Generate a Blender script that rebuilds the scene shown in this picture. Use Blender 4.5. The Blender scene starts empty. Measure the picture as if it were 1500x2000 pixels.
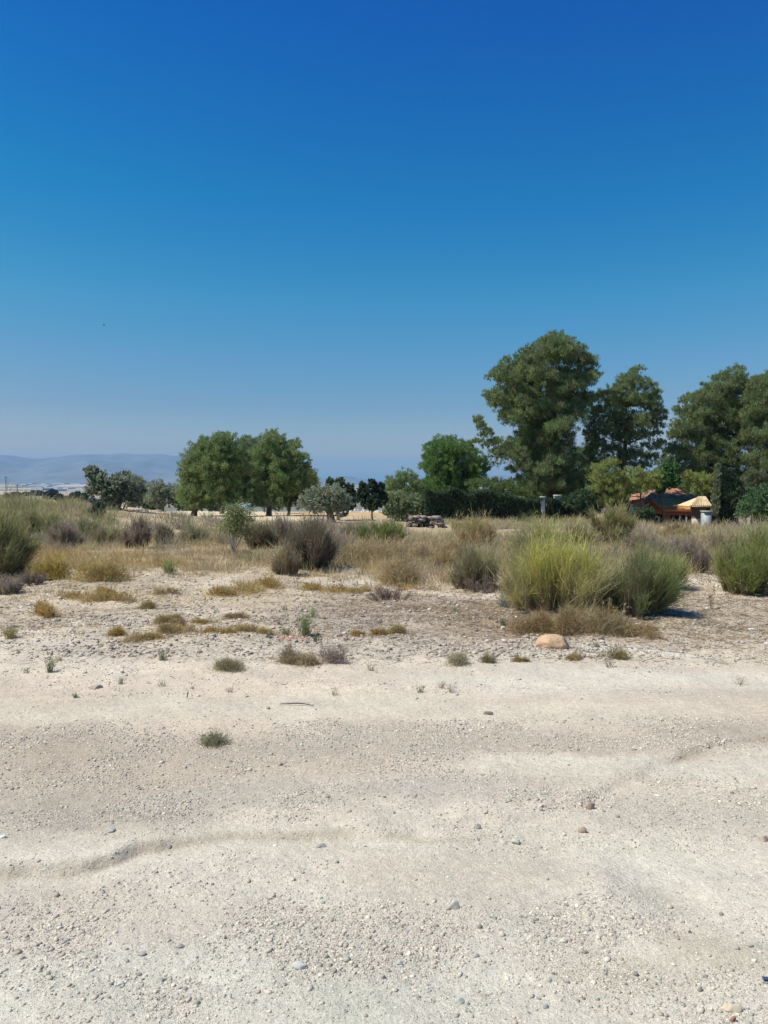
import bpy, math
import numpy as np
from mathutils import Vector
sc = bpy.context.scene
rad = math.radians
# ------------------------------------------------------------------ camera
CAM = np.array([0.0, 0.0, 1.6]); F = 1500.0; HZ = 945.0
PITCH = math.atan((1000 - HZ) / F)
cd = bpy.data.cameras.new('camera'); cam = bpy.data.objects.new('camera', cd)
sc.collection.objects.link(cam); sc.camera = cam
cam.location = CAM; cam.rotation_euler = (math.pi / 2 - PITCH, 0, 0)
cd.sensor_fit = 'HORIZONTAL'; cd.sensor_width = 36; cd.lens = 36
cd.clip_start = 0.05; cd.clip_end = 40000
sc.view_settings.view_transform = 'Standard'; sc.view_settings.look = 'None'
sc.view_settings.exposure = 0.27; sc.view_settings.gamma = 1
# ------------------------------------------------------------------ sky and sun
SUN_EL, SUN_AZ = rad(57), rad(-104)          # azimuth from +Y towards +X
w = bpy.data.worlds.new("World"); sc.world = w; w.use_nodes = True
nt = w.node_tree; bg = nt.nodes['Background']
sky = nt.nodes.new('ShaderNodeTexSky'); sky.sky_type = 'NISHITA'; sky.sun_disc = False
sky.sun_elevation = SUN_EL; sky.sun_rotation = SUN_AZ
sky.air_density = 1.0; sky.dust_density = 0.8; sky.ozone_density = 2.0; sky.altitude = 100
sep = nt.nodes.new('ShaderNodeSeparateColor'); comb = nt.nodes.new('ShaderNodeCombineColor')
nt.links.new(sky.outputs[0], sep.inputs[0])
for k, (pw, mul) in enumerate(((2.9, 0.016), (1.35, 0.355), (0.75, 1.37))):
    p = nt.nodes.new('ShaderNodeMath'); p.operation = 'POWER'; p.inputs[1].default_value = pw
    m = nt.nodes.new('ShaderNodeMath'); m.operation = 'MULTIPLY'; m.inputs[1].default_value = mul
    nt.links.new(sep.outputs[k], p.inputs[0]); nt.links.new(p.outputs[0], m.inputs[0])
    nt.links.new(m.outputs[0], comb.inputs[k])
tc = nt.nodes.new('ShaderNodeTexCoord'); sx = nt.nodes.new('ShaderNodeSeparateXYZ'); nt.links.new(tc.outputs['Generated'], sx.inputs[0])
ramp = nt.nodes.new('ShaderNodeValToRGB'); nt.links.new(sx.outputs[2], ramp.inputs[0])      # balance of the blue by height above the horizon
SKYB = [(0.0, (4.0, 2.1, 1.3)), (0.045, (3.2, 1.35, .90)), (.098, (3.0, 1.1, .88)), (.16, (3.5, 1.22, .96)), (.225, (3.0, 1.38, 1.0)), (.345, (.8, 1.32, 1.03)), (.515, (.1, 1.0, 1.06))]
er = ramp.color_ramp; er.elements[0].position = SKYB[0][0]; er.elements[1].position = SKYB[-1][0]
for q in SKYB[1:-1]: er.elements.new(q[0])
for e_, q in zip(er.elements, SKYB): e_.color = (*[v / 4 for v in q[1]], 1)
vm = nt.nodes.new('ShaderNodeVectorMath'); vm.operation = 'MULTIPLY'; nt.links.new(comb.outputs[0], vm.inputs[0]); nt.links.new(ramp.outputs[0], vm.inputs[1])
v4 = nt.nodes.new('ShaderNodeVectorMath'); v4.operation = 'SCALE'; v4.inputs['Scale'].default_value = 4; nt.links.new(vm.outputs[0], v4.inputs[0])
nt.links.new(v4.outputs[0], bg.inputs[0]); bg.inputs[1].default_value = 0.1
sd = bpy.data.lights.new('sun', 'SUN'); sd.energy = 4.9; sd.angle = rad(0.55); sd.color = (1.0, 0.94, 0.84)
sun = bpy.data.objects.new('sun', sd); sc.collection.objects.link(sun)
TO_SUN = Vector((math.cos(SUN_EL) * math.sin(SUN_AZ), math.cos(SUN_EL) * math.cos(SUN_AZ), math.sin(SUN_EL)))
sun.rotation_euler = TO_SUN.to_track_quat('Z', 'Y').to_euler()
sc.cycles.max_bounces = 8; sc.cycles.diffuse_bounces = 4; sc.cycles.transmission_bounces = 4
sc.cycles.volume_bounces = 0

# ------------------------------------------------------------------ helpers
R = np.random.default_rng(11)
def hash2(i, j, s):
    h = (i.astype(np.int64) * 374761393 + j.astype(np.int64) * 668265263 + s * 1442695041) & 0x7fffffff
    h = ((h ^ (h >> 13)) * 1274126177) & 0x7fffffff
    return ((h ^ (h >> 16)) & 0xffff) / 65535.0
def vn(x, y, s=0):
    xi = np.floor(x); yi = np.floor(y); fx = x - xi; fy = y - yi
    fx = fx * fx * (3 - 2 * fx); fy = fy * fy * (3 - 2 * fy)
    a = hash2(xi, yi, s); b = hash2(xi + 1, yi, s); c = hash2(xi, yi + 1, s); d = hash2(xi + 1, yi + 1, s)
    return (a * (1 - fx) + b * fx) * (1 - fy) + (c * (1 - fx) + d * fx) * fy
def fbm(x, y, s=0, o=4):
    t = 0; a = 0.5; n = 0
    for k in range(o):
        t = t + a * vn(x * 2 ** k + 17.3 * k, y * 2 ** k - 9.1 * k, s + k); n += a; a *= 0.5
    return t / n
def ss(a, b, x):
    t = np.clip((x - a) / (b - a), 0, 1); return t * t * (3 - 2 * t)
def gz0(x, y):
    """large-scale height of the ground"""
    x = np.asarray(x, float); y = np.asarray(y, float)
    u = x / np.maximum(y, 1.0)
    z = -0.02 * np.maximum(y - 15, 0)
    z = np.where(y > 85, -1.4, z)
    left = ss(-0.27, -0.40, u)
    edge = 85 + 25 * left + 12 * (fbm(x / 40, x * 0 + 3, 5, 2) - .5)
    fl_c = -1.4 - 0.14 * np.maximum(y - edge, 0); fl_c = np.maximum(fl_c, -37 + ss(3000, 7500, y) * 40)
    fl_l = -1.4 - 0.045 * np.maximum(y - edge, 0)
    fl_l = np.maximum(fl_l, -6.5 - 9 * ss(400, 1500, y) + 45 * ss(3200, 5200, y) + 80 * ss(5200, 8000, y))
    far = fl_c * (1 - left) + fl_l * left
    z = np.where(y > 70, np.minimum(z, np.maximum(far, far)), z)
    z = z + 1.05 * np.exp(-((x + 17) / 9) ** 2 - ((y - 34) / 9) ** 2)
    z = z - 1.7 * ss(36, 44, y) * (1 - ss(70, 84, y)) * ss(12.5, 16, x) * (1 - ss(36, 46, x))      # the house plot lies lower
    z = z + 0.05 * np.exp(-((x - 9) / 6) ** 2 - ((y - 27) / 8) ** 2)
    z = z + 0.12 * np.exp(-((x + 3) / 5) ** 2 - ((y - 24) / 6) ** 2)
    return z
RUT = [(-40, 1722), (120, 1716), (190, 1706), (240, 1684), (330, 1658), (450, 1640), (500, 1643), (640, 1642), (750, 1643),
       (840, 1630), (930, 1612), (1040, 1600), (1150, 1572), (1220, 1530), (1340, 1484), (1420, 1462), (1540, 1445)]
def flat_at(px, py):                        # point of the flat near ground, used to author the lay-out of the soil
    y = 1.6 * F / (py - HZ); return (px - 750) / F * y, y
RX = np.array([flat_at(*p) for p in RUT])
def rut_dist(x, y):
    """signed distance in depth to the erosion step"""
    return y - np.interp(x, RX[:, 0], RX[:, 1])
def gz(x, y):
    x = np.asarray(x, float); y = np.asarray(y, float)
    z = gz0(x, y)
    near = 1 - ss(60, 120, y)
    z = z + near * (fbm(x / 2.5, y / 2.5, 21, 3) - .5) * 0.10 * (0.35 + ss(4, 14, y) * 1.6)
    z = z + near * (fbm(x / .35, y / .35, 31, 5) - .5) * 0.05 * (0.5 + ss(5, 9, y) * 1.6)
    d = rut_dist(x + (fbm(x / .15, y / .15, 8, 3) - .5) * .12, y + (fbm(x / .2, y / .2, 9, 3) - .5) * .10)
    z = z + np.where(y < 12, 0.034 * ss(-0.025, 0.03, d) * (1 - ss(.06, .8, d)) * (1 - .6 * ss(.3, .9, x)) * ss(.2, .6, fbm(x * 1.4, y * 0, 15, 3)) - 0.012 * np.exp(-((d + .06) / .07) ** 2), 0)
    # soft worn hollows at the right of the foreground
    for (px, py, rx, ry, a) in ((1120, 1680, 220, 30, -.03), (1330, 1770, 90, 60, -.035), (1180, 1720, 60, 90, .02), (1400, 1880, 160, 30, .025), (1000, 1760, 150, 40, -.015)):
        cx, cy = flat_at(px, py); sx = rx * cy / F; sy = ry * cy * cy / (1.6 * F)
        z = z + a * np.exp(-((x - cx) / sx) ** 2 - ((y - cy) / sy) ** 2)
    z = z + ss(150, 300, y) * (fbm(x / 300, y / 300, 77, 3) - .5) * np.minimum(y * .004, 12)
    return z
def ray(px, py):
    x = (px - 750) / F; v = (1000 - py) / F
    return np.array([x, math.cos(PITCH) + v * math.sin(PITCH), -math.sin(PITCH) + v * math.cos(PITCH)])
YS = np.geomspace(1.5, 7000, 6000)
def ground_at(px, py):
    d = ray(px, py); xs = d[0] / d[1] * YS; zr = 1.6 + d[2] / d[1] * YS
    hit = np.nonzero(zr < gz0(xs, YS))[0]
    y = YS[hit[0]] if len(hit) else 60.0
    x = d[0] / d[1] * y
    return np.array([x, y, float(gz(x, y))])
def at(px, py, Y):
    d = ray(px, py); return CAM + d * (Y / d[1])

def rnd_unit(n):
    v = R.normal(size=(n, 3)); return v / np.linalg.norm(v, axis=1)[:, None]
def nrm(v): return v / np.maximum(np.linalg.norm(v, axis=-1, keepdims=True), 1e-9)
def lin(*c):                                # sRGB 0-255 -> linear
    c = np.array(c) / 255.; return np.where(c <= .04045, c / 12.92, ((c + .055) / 1.055) ** 2.4)

class MB:
    """collects vertices, faces and colours, then links them as ONE mesh object"""
    def __init__(s): s.v = []; s.c = []; s.q = []; s.t = []; s.n = 0
    def add(s, v, f, c):
        v = np.asarray(v, float).reshape(-1, 3); f = np.asarray(f, np.int64); c = np.asarray(c, float)
        if c.ndim == 1: c = np.broadcast_to(c, (len(v), 3))
        s.v.append(v); s.c.append(c)
        (s.q if f.shape[1] == 4 else s.t).append(f + s.n); s.n += len(v)
    def ribbons(s, P, D, L, W, B, c0, c1, segs=2, tip=0.25):
        P = np.asarray(P, float); n = len(P)
        if n == 0: return
        L = np.broadcast_to(L, (n,))[:, None]; W = np.broadcast_to(W, (n,))[:, None]
        side = nrm(np.cross(D, rnd_unit(n)))
        vs = []; cs = []
        for k in range(segs + 1):
            t = k / segs; p = P + D * L * t + B * L * t * t; ww = W * (1 - (1 - tip) * t) * .5
            vs += [p - side * ww, p + side * ww]
            c = c0 * (1 - t) + c1 * t; c = np.broadcast_to(c, (n, 3)); cs += [c, c]
        v = np.stack(vs, 1).reshape(-1, 3); c = np.stack(cs, 1).reshape(-1, 3)
        b = (np.arange(n) * 2 * (segs + 1))[:, None]
        f = np.concatenate([b + np.array([2 * k, 2 * k + 1, 2 * k + 3, 2 * k + 2]) for k in range(segs)], 0)
        s.add(v, f, c)
    def cards(s, P, A, U, ln, wd, c):
        """rhombic leaves: centre P, length axis A, width axis U"""
        n = len(P); ln = np.broadcast_to(ln, (n,))[:, None]; wd = np.broadcast_to(wd, (n,))[:, None]
        v = np.stack([P - A * ln * .5, P + U * wd * .5 - A * ln * .08, P + A * ln * .5, P - U * wd * .5 - A * ln * .08], 1).reshape(-1, 3)
        f = (np.arange(n) * 4)[:, None] + np.arange(4)
        s.add(v, f, np.repeat(np.broadcast_to(c, (n, 3)), 4, 0))
    def tube(s, pts, rads, c, sides=8, rough=0.0):
        pts = np.asarray(pts, float); m = len(pts); tan = nrm(np.gradient(pts, axis=0))
        ref = np.array([1., 0, 0]) if abs(tan[0][0]) < .8 else np.array([0, 1., 0])
        a = nrm(np.cross(tan, ref)); b = np.cross(tan, a)
        an = np.linspace(0, 2 * np.pi, sides, endpoint=False)
        rr = np.asarray(rads)[:, None] * (1 + rough * R.uniform(-1, 1, (m, sides)))
        v = pts[:, None] + a[:, None] * (np.cos(an) * rr)[..., None] + b[:, None] * (np.sin(an) * rr)[..., None]
        i = np.arange(m - 1)[:, None] * sides; j = np.arange(sides)[None]; j2 = (j + 1) % sides
        f = np.stack([i + j, i + j2, i + sides + j2, i + sides + j], -1).reshape(-1, 4)
        s.add(v.reshape(-1, 3), f, c)
        s.add(pts[-1:] + tan[-1:] * rads[-1] * .5, np.zeros((0, 3)), c)
        top = s.n - 1; base = s.n - 1 - m * sides
        k = base - (s.n) + (m - 1) * sides + s.n
        s.t.append(np.stack([k + np.arange(sides), k + (np.arange(sides) + 1) % sides, np.full(sides, top)], 1))
    def box(s, lo, hi, c, rz=0.0, o=(0, 0, 0)):
        x0, y0, z0 = lo; x1, y1, z1 = hi
        v = np.array([[x0, y0, z0], [x1, y0, z0], [x1, y1, z0], [x0, y1, z0], [x0, y0, z1], [x1, y0, z1], [x1, y1, z1], [x0, y1, z1]], float)
        cz, sz = math.cos(rz), math.sin(rz)
        v = np.stack([v[:, 0] * cz - v[:, 1] * sz, v[:, 0] * sz + v[:, 1] * cz, v[:, 2]], 1) + np.array(o)
        s.add(v, [[0, 3, 2, 1], [4, 5, 6, 7], [0, 1, 5, 4], [1, 2, 6, 5], [2, 3, 7, 6], [3, 0, 4, 7]], c)
    def build(s, name, mat, parent=None, smooth=False, origin=None):
        me = bpy.data.meshes.new(name)
        v = np.concatenate(s.v); c = np.concatenate(s.c)
        if origin is not None: v = v - np.asarray(origin)
        elif parent is not None: v = v - np.array(parent.location)
        q = np.concatenate(s.q) if s.q else np.zeros((0, 4), int); t = np.concatenate(s.t) if s.t else np.zeros((0, 3), int)
        me.vertices.add(len(v)); me.vertices.foreach_set('co', v.astype(np.float32).ravel())
        nl = q.size + t.size; me.loops.add(nl)
        me.loops.foreach_set('vertex_index', np.concatenate([q.ravel(), t.ravel()]).astype(np.int32))
        me.polygons.add(len(q) + len(t))
        st = np.concatenate([np.arange(len(q)) * 4, q.size + np.arange(len(t)) * 3]).astype(np.int32)
        me.polygons.foreach_set('loop_start', st)
        if smooth: me.polygons.foreach_set('use_smooth', np.ones(len(q) + len(t), bool))
        me.update(calc_edges=True)
        at_ = me.color_attributes.new('Col', 'FLOAT_COLOR', 'POINT')
        at_.data.foreach_set('color', np.concatenate([c, np.ones((len(c), 1))], 1).astype(np.float32).ravel())
        me.materials.append(mat); me.validate()
        o = bpy.data.objects.new(name, me); sc.collection.objects.link(o)
        if parent is not None: o.parent = parent
        elif origin is not None: o.location = origin
        return o
def tag(o, label=None, cat=None, group=None, kind=None):
    if label: o['label'] = label
    if cat: o['category'] = cat
    if group: o['group'] = group
    if kind: o['kind'] = kind
    return o
def empty(name, loc, label, cat, group=None):
    o = bpy.data.objects.new(name, None); sc.collection.objects.link(o); o.location = [float(q) for q in loc]
    o.empty_display_size = .3
    return tag(o, label, cat, group)

# ------------------------------------------------------------------ materials
def material(name, rough=0.9, transl=0.0, nscale=0, namt=0.0, bump=0.0, bscale=30, bdist=.01, mortar=None):
    m = bpy.data.materials.new(name); m.use_nodes = True; t = m.node_tree; b = t.nodes['Principled BSDF']
    b.inputs['Roughness'].default_value = rough; b.inputs['Specular IOR Level'].default_value = 0.25
    a = t.nodes.new('ShaderNodeAttribute'); a.attribute_name = 'Col'; col = a.outputs['Color']
    geo = t.nodes.new('ShaderNodeTexCoord')
    if namt:
        n = t.nodes.new('ShaderNodeTexNoise'); n.inputs['Scale'].default_value = nscale; n.inputs['Detail'].default_value = 6
        t.links.new(geo.outputs['Object'], n.inputs['Vector'])
        mr = t.nodes.new('ShaderNodeMapRange'); mr.inputs[1].default_value = .25; mr.inputs[2].default_value = .75
        mr.inputs[3].default_value = 1 - namt; mr.inputs[4].default_value = 1 + namt
        t.links.new(n.outputs['Fac'], mr.inputs[0])
        mx = t.nodes.new('ShaderNodeVectorMath'); mx.operation = 'SCALE'
        t.links.new(col, mx.inputs[0]); t.links.new(mr.outputs[0], mx.inputs['Scale']); col = mx.outputs[0]
    t.links.new(col, b.inputs['Base Color'])
    if bump:
        n = t.nodes.new('ShaderNodeTexNoise'); n.inputs['Scale'].default_value = bscale; n.inputs['Detail'].default_value = 8
        t.links.new(geo.outputs['Object'], n.inputs['Vector'])
        bp = t.nodes.new('ShaderNodeBump'); bp.inputs['Strength'].default_value = bump; bp.inputs['Distance'].default_value = bdist
        t.links.new(n.outputs['Fac'], bp.inputs['Height']); t.links.new(bp.outputs[0], b.inputs['Normal'])
    if transl:
        tr = t.nodes.new('ShaderNodeBsdfTranslucent'); mix = t.nodes.new('ShaderNodeMixShader'); mix.inputs[0].default_value = transl
        t.links.new(col, tr.inputs['Color']); out = t.nodes['Material Output']
        t.links.new(b.outputs[0], mix.inputs[1]); t.links.new(tr.outputs[0], mix.inputs[2]); t.links.new(mix.outputs[0], out.inputs[0])
    return m
M_LEAF = material('leaf', .7, .42)
M_GRASS = material('dry_stem', .85, .38)
M_BARK = material('bark', .95, 0, 9, .35, .8, 14, .03)
M_STONE = material('stone', .92, 0, 40, .25, .6, 60, .004)
M_BOULDER = material('sandstone', .95, 0, 9, .30, 1.0, 22, .02)
M_WALL = material('plaster', .9, 0, 3, .12, .3, 25, .01)
M_TILE = material('roof_tile', .85, 0, 6, .25, .4, 20, .01)
M_PAINT = material('painted_metal', .5, 0, 5, .06)
M_HILL = material('far_hill', .95, 0, .004, .3)
# soil: vertex colours carry the lay-out, noise the grain
def soil():
    m = material('dry_soil', .95, 0); t = m.node_tree; b = t.nodes['Principled BSDF']; b.inputs['Specular IOR Level'].default_value = .1
    at_ = [n for n in t.nodes if n.type == 'ATTRIBUTE'][0]; geo = t.nodes.new('ShaderNodeNewGeometry')
    def noise(s, d, r=.6):
        n = t.nodes.new('ShaderNodeTexNoise'); n.inputs['Scale'].default_value = s; n.inputs['Detail'].default_value = d
        n.inputs['Roughness'].default_value = r; t.links.new(geo.outputs['Position'], n.inputs['Vector']); return n.outputs['Fac']
    def rng(x, a, b_, c, d):
        r = t.nodes.new('ShaderNodeMapRange'); r.inputs[1].default_value = a; r.inputs[2].default_value = b_
        r.inputs[3].default_value = c; r.inputs[4].default_value = d; t.links.new(x, r.inputs[0]); return r.outputs[0]
    def mth(op, x, y):
        n = t.nodes.new('ShaderNodeMath'); n.operation = op
        for k, q in enumerate((x, y)):
            if isinstance(q, float): n.inputs[k].default_value = q
            else: t.links.new(q, n.inputs[k])
        return n.outputs[0]
    n1 = rng(noise(2.3, 10, .7), .3, .7, .86, 1.10); n2 = rng(noise(22, 8, .75), .3, .7, .80, 1.14); n3 = rng(noise(160, 3), .35, .65, .84, 1.12)
    fac = mth('MULTIPLY', mth('MULTIPLY', n1, n2), n3)
    # embedded grit
    sp = t.nodes.new('ShaderNodeTexVoronoi'); sp.inputs['Scale'].default_value = 75; t.links.new(geo.outputs['Position'], sp.inputs['Vector'])
    ga = t.nodes.new('ShaderNodeAttribute'); ga.attribute_name = 'grit'
    gr = mth('MULTIPLY', rng(sp.outputs['Distance'], .25, .42, 1.0, 0.0), rng(sp.outputs['Color'], .35, .8, 0., 1.0))
    gr = mth('MULTIPLY', gr, ga.outputs['Fac'])
    fac = mth('MULTIPLY', fac, rng(gr, 0., 1., 1., .62))
    mx = t.nodes.new('ShaderNodeVectorMath'); mx.operation = 'SCALE'
    t.links.new(at_.outputs['Color'], mx.inputs[0]); t.links.new(fac, mx.inputs['Scale']); t.links.new(mx.outputs[0], b.inputs['Base Color'])
    h = mth('ADD', mth('MULTIPLY', noise(9, 10, .7), 1.0), mth('MULTIPLY', gr, .12))
    h = mth('ADD', h, mth('MULTIPLY', noise(60, 6, .7), .35))
    bp = t.nodes.new('ShaderNodeBump'); bp.inputs['Strength'].default_value = .8; bp.inputs['Distance'].default_value = .04
    t.links.new(h, bp.inputs['Height']); t.links.new(bp.outputs[0], b.inputs['Normal'])
    return m
M_SOIL = soil()

# ------------------------------------------------------------------ ground
# soil patches: (px, py, rx, ry, colour, strength) on the photograph's ground, turned into world ellipses
PALE = np.array([.665, .57, .445]); GREENISH = np.array([.69, .63, .51]); PINK = np.array([.63, .52, .40])
PATCH = [
 (300, 1480, 420, 60, (.455, .38, .30), .75), (0, 1480, 200, 50, (.42, .35, .28), .6), (900, 1450, 500, 34, (.43, .37, .31), .7),
 (150, 1590, 330, 50, (.39, .34, .28), .8), (550, 1560, 250, 35, (.47, .42, .36), .6), (1380, 1430, 180, 22, (.44, .38, .31), .6),
 (880, 1540, 170, 28, (.46, .41, .37), .6), (1380, 1580, 200, 50, (.48, .45, .38), .55), (1380, 1490, 240, 22, (.64, .605, .51), .6),
 (1080, 1500, 180, 25, (.63, .585, .49), .55), (300, 1670, 300, 22, (.58, .52, .42), .6), (150, 1820, 260, 80, (.56, .475, .40), .6),
 (880, 1720, 240, 60, (.58, .50, .41), .7), (850, 1640, 120, 8, (.50, .43, .33), .7), (1250, 1680, 220, 50, (.63, .60, .50), .55),
 (1400, 1880, 150, 50, (.53, .46, .36), .7), (1200, 1940, 160, 40, (.54, .485, .38), .6), (1330, 1780, 70, 30, (.50, .46, .38), .6),
 (300, 1960, 400, 90, (.635, .615, .53), .5), (850, 1960, 150, 60, (.64, .62, .54), .5), (700, 1960, 90, 60, (.52, .53, .44), .5),
 (600, 1385, 800, 24, (.59, .525, .43), .8), (1200, 1330, 400, 26, (.63, .585, .50), .7), (100, 1400, 200, 20, (.60, .53, .43), .7),
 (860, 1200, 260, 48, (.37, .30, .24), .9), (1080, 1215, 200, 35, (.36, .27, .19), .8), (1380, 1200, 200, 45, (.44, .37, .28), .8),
 (720, 1230, 140, 30, (.47, .41, .36), .6), (300, 1160, 240, 20, (.50, .42, .30), .6), (200, 1240, 200, 40, (.56, .50, .42), .5),
 (350, 1230, 160, 30, (.51, .41, .28), .5), (150, 1150, 120, 12, (.42, .34, .25), .5), (500, 1160, 140, 16, (.50, .40, .27), .6),
 (580, 1243, 60, 5, (.52, .33, .23), .6), (700, 1130, 90, 10, (.60, .54, .47), .8), (380, 1112, 60, 8, (.60, .55, .48), .8), (620, 1150, 60, 8, (.60, .53, .44), .8),
 (700, 1270, 200, 20, (.50, .44, .37), .5), (1000, 1290, 120, 12, (.62, .57, .49), .6), (1230, 1275, 120, 8, (.66, .63, .57), .7)]
PX = []
for (px, py, rx, ry, c, k) in PATCH:
    cx, cy = flat_at(px, py); PX.append((cx, cy, rx * cy / F, ry * cy * cy / (1.6 * F), np.minimum(np.array(c) * [1.07, 1.06, 1.0], .76), k))
def soil_col(x, y):
    wx = x + (fbm(x * 1.3, y * 1.3, 41, 4) - .5) * .12 * y; wy = y + (fbm(x * 1.3, y * 1.3, 51, 4) - .5) * .16 * y
    c = np.zeros(x.shape + (3,)) + PINK
    g = 1 - ss(2.6, 4.6, y); c = c * (1 - g[..., None]) + GREENISH * g[..., None]
    p = (ss(5.5, 7, y) * (1 - ss(9, 16, y)) * .8)[..., None]; c = c * (1 - p) + PALE * p
    n = (fbm(x * .8, y * .8, 61, 5))[..., None]; c = c * (.84 + .32 * n); q = (np.exp(-((y - 10.5) / 3.2) ** 2) * ss(.42, .62, fbm(x * 1.9, y * 1.3, 63, 5)) * .75)[..., None]; c = c * (1 - q) + np.array([.44, .36, .26]) * q
    st = fbm(x * .35 + 3, (y - .10 * x) * 3.2, 64, 4); c = c * (1 + (st - .5) * .42 * (ss(2.8, 3.6, y) * (1 - ss(7, 9, y))))[..., None]
    for (cx, cy, sx, sy, cc, k) in PX:
        a = np.clip(k * 1.25 * np.exp(-(((wx - cx) / sx) ** 2 + ((wy - cy) / sy) ** 2) ** 1.4), 0, k)[..., None]; c = c * (1 - a) + cc * a
    rd = np.exp(-(rut_dist(x + (fbm(x / .15, y / .15, 8, 3) - .5) * .12, y) / .035) ** 2) * (y < 12) * ss(.35, .55, fbm(x * 2.2, y * 0, 14, 3)); rd = (rd * .65)[..., None]; c = c * (1 - rd) + np.array([.40, .33, .24]) * rd
    dg = (ss(11.8, 16, wy) * .85)[..., None]; tan = np.array([.40, .31, .18]) * (.8 + .4 * n); c = c * (1 - dg) + tan * dg
    u = x / np.maximum(y, 1)
    # bare pale field and golden stubble beyond the scrub
    f = (ss(40, 50, wy) * (1 - ss(-.12, .02, u)))[..., None]; c = c * (1 - f) + np.array([.62, .50, .33]) * f
    f = (ss(52, 62, wy) * ss(-.16, -.08, u) * (1 - ss(.06, .16, u)))[..., None]; c = c * (1 - f) + np.array([.54, .36, .17]) * f
    # valley: patchwork of fields
    fx = np.floor(x / 130 + fbm(x / 900, y / 900, 3, 2) * 3); fy = np.floor(y / 260 + fbm(x / 700, y / 900, 4, 2) * 3)
    h = hash2(fx, fy, 9)[..., None]; h2 = hash2(fx, fy, 19)[..., None]
    val = np.where(h > .62, np.array([.50, .42, .32]), np.where(h > .35, np.array([.17, .17, .12]), np.array([.30, .27, .20]))) * (.7 + .6 * h2)
    f = ss(130, 180, y)[..., None]; c = c * (1 - f) + val * f
    f = ss(4800, 6500, y)[..., None]; c = c * (1 - f) + np.array([.22, .21, .17]) * f
    return c
# gravel density blobs (photo px): positive adds, negative clears
GRAV = [(300, 1480, 450, 55, .8), (150, 1590, 330, 55, 1.5), (560, 1570, 180, 40, .7), (900, 1455, 520, 40, .9), (880, 1545, 170, 28, 1.1), (1380, 1590, 190, 60, 1.3),
 (1400, 1435, 160, 22, 1.4), (350, 1830, 400, 70, .3), (650, 1900, 420, 110, .35), (1200, 1960, 160, 40, .8), (1130, 1800, 120, 50, .7), (1100, 1650, 130, 30, .4),
 (600, 1385, 900, 22, -1.4), (1250, 1330, 400, 18, -.9), (1080, 1500, 190, 22, -1.2), (1380, 1490, 240, 20, -1.2), (300, 1680, 330, 22, -1.3), (880, 1710, 230, 50, -1.0),
 (1280, 1680, 150, 40, -.6), (1380, 1890, 150, 40, -.6), (200, 1760, 200, 30, .7), (600, 1700, 200, 25, .4), (150, 1930, 200, 70, -.1), (850, 1200, 220, 40, .8)]
GX = []
for (px, py, rx, ry, k) in GRAV:
    cx, cy = flat_at(px, py); GX.append((cx, cy, rx * cy / F, ry * cy * cy / (1.6 * F), k))
def grav(x, y):
    wx = x + (fbm(x * 1.7, y * 1.7, 71, 4) - .5) * .10 * y; wy = y + (fbm(x * 1.7, y * 1.7, 81, 4) - .5) * .14 * y
    g = np.full(x.shape, .34)
    for (cx, cy, sx, sy, k) in GX: g = g + k * np.exp(-(((wx - cx) / sx) ** 2 + ((wy - cy) / sy) ** 2) ** 1.3)
    g = g * (.25 + 1.5 * ss(.35, .7, fbm(x * 2.6, y * 2.6, 91, 4)))
    g = g * (.35 + 1.3 * ss(.38, .62, fbm(x * .35 + 3, (y - .10 * x) * 3.2, 64, 4)) * ss(2.6, 3.4, y) + .9 * (1 - ss(2.6, 3.4, y)))
    return np.clip(g, 0.03, 2)

AP = 14.0
ys = [-10.0]
while ys[-1] < 9000:
    y = ys[-1]; ys.append(y + (0.25 if y < 1.2 else max(0.013, 0.0056 * y)))
ys = np.array(ys)
us = np.sinh(np.linspace(-1, 1, 901) * 1.6) / math.sinh(1.6) * 1.0
gx = us[None, :] * (ys[:, None] + AP); gy = np.broadcast_to(ys[:, None], gx.shape)
g = MB(); ny, nx = gx.shape
gc = soil_col(gx, np.maximum(gy, 1.5))
i = np.arange(ny - 1)[:, None] * nx; j = np.arange(nx - 1)[None]
g.add(np.stack([gx, gy, gz(gx, gy)], -1).reshape(-1, 3), np.stack([i + j, i + j + 1, i + nx + j + 1, i + nx + j], -1).reshape(-1, 4), gc.reshape(-1, 3))
go = g.build('ground', M_SOIL, smooth=True); tag(go, kind='structure')
ga = go.data.attributes.new('grit', 'FLOAT', 'POINT')
ga.data.foreach_set('value', (np.clip(grav(gx, gy) * 1.0, 0, 1) * (1 - ss(20, 60, gy))).astype(np.float32).ravel())

# ------------------------------------------------------------------ mountains
def ridge(name, pts, Y, depth, z0, col, seed, amp):
    amp = amp * 1.5
    pts = np.array(pts, float); px = np.linspace(pts[0, 0], pts[-1, 0], 420); py = np.interp(px, pts[:, 0], pts[:, 1])
    X = (px - 750) / F * Y; Z = 1.6 + (HZ - py) / F * Y
    Z = Z + (fbm(X / 420, X * 0, seed, 5) - .5) * amp * .9
    rows = 26; m = MB(); V = []
    for r in range(rows):
        t = (r / (rows - 1)) * 2 - 1; prof = 1 - abs(t) ** 1.15
        yy = Y + t * depth; wig = (fbm(X / 500, X * 0 + yy / 500, seed + 3, 5) - .5) * amp * 2.2 * min(1, 3 * (1 - prof)) * (prof > 0)
        V.append(np.stack([X * (1 + .0 * t), np.full_like(X, yy), z0 + (Z - z0) * prof + wig * prof * 1.5], 1))
    V = np.stack(V); n = V.shape[1]; i = np.arange(rows - 1)[:, None] * n; j = np.arange(n - 1)[None]
    m.add(V.reshape(-1, 3), np.stack([i + j, i + j + 1, i + n + j + 1, i + n + j], -1).reshape(-1, 4), np.array(col))
    tag(m.build(name, M_HILL, smooth=True), kind='structure')
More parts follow.
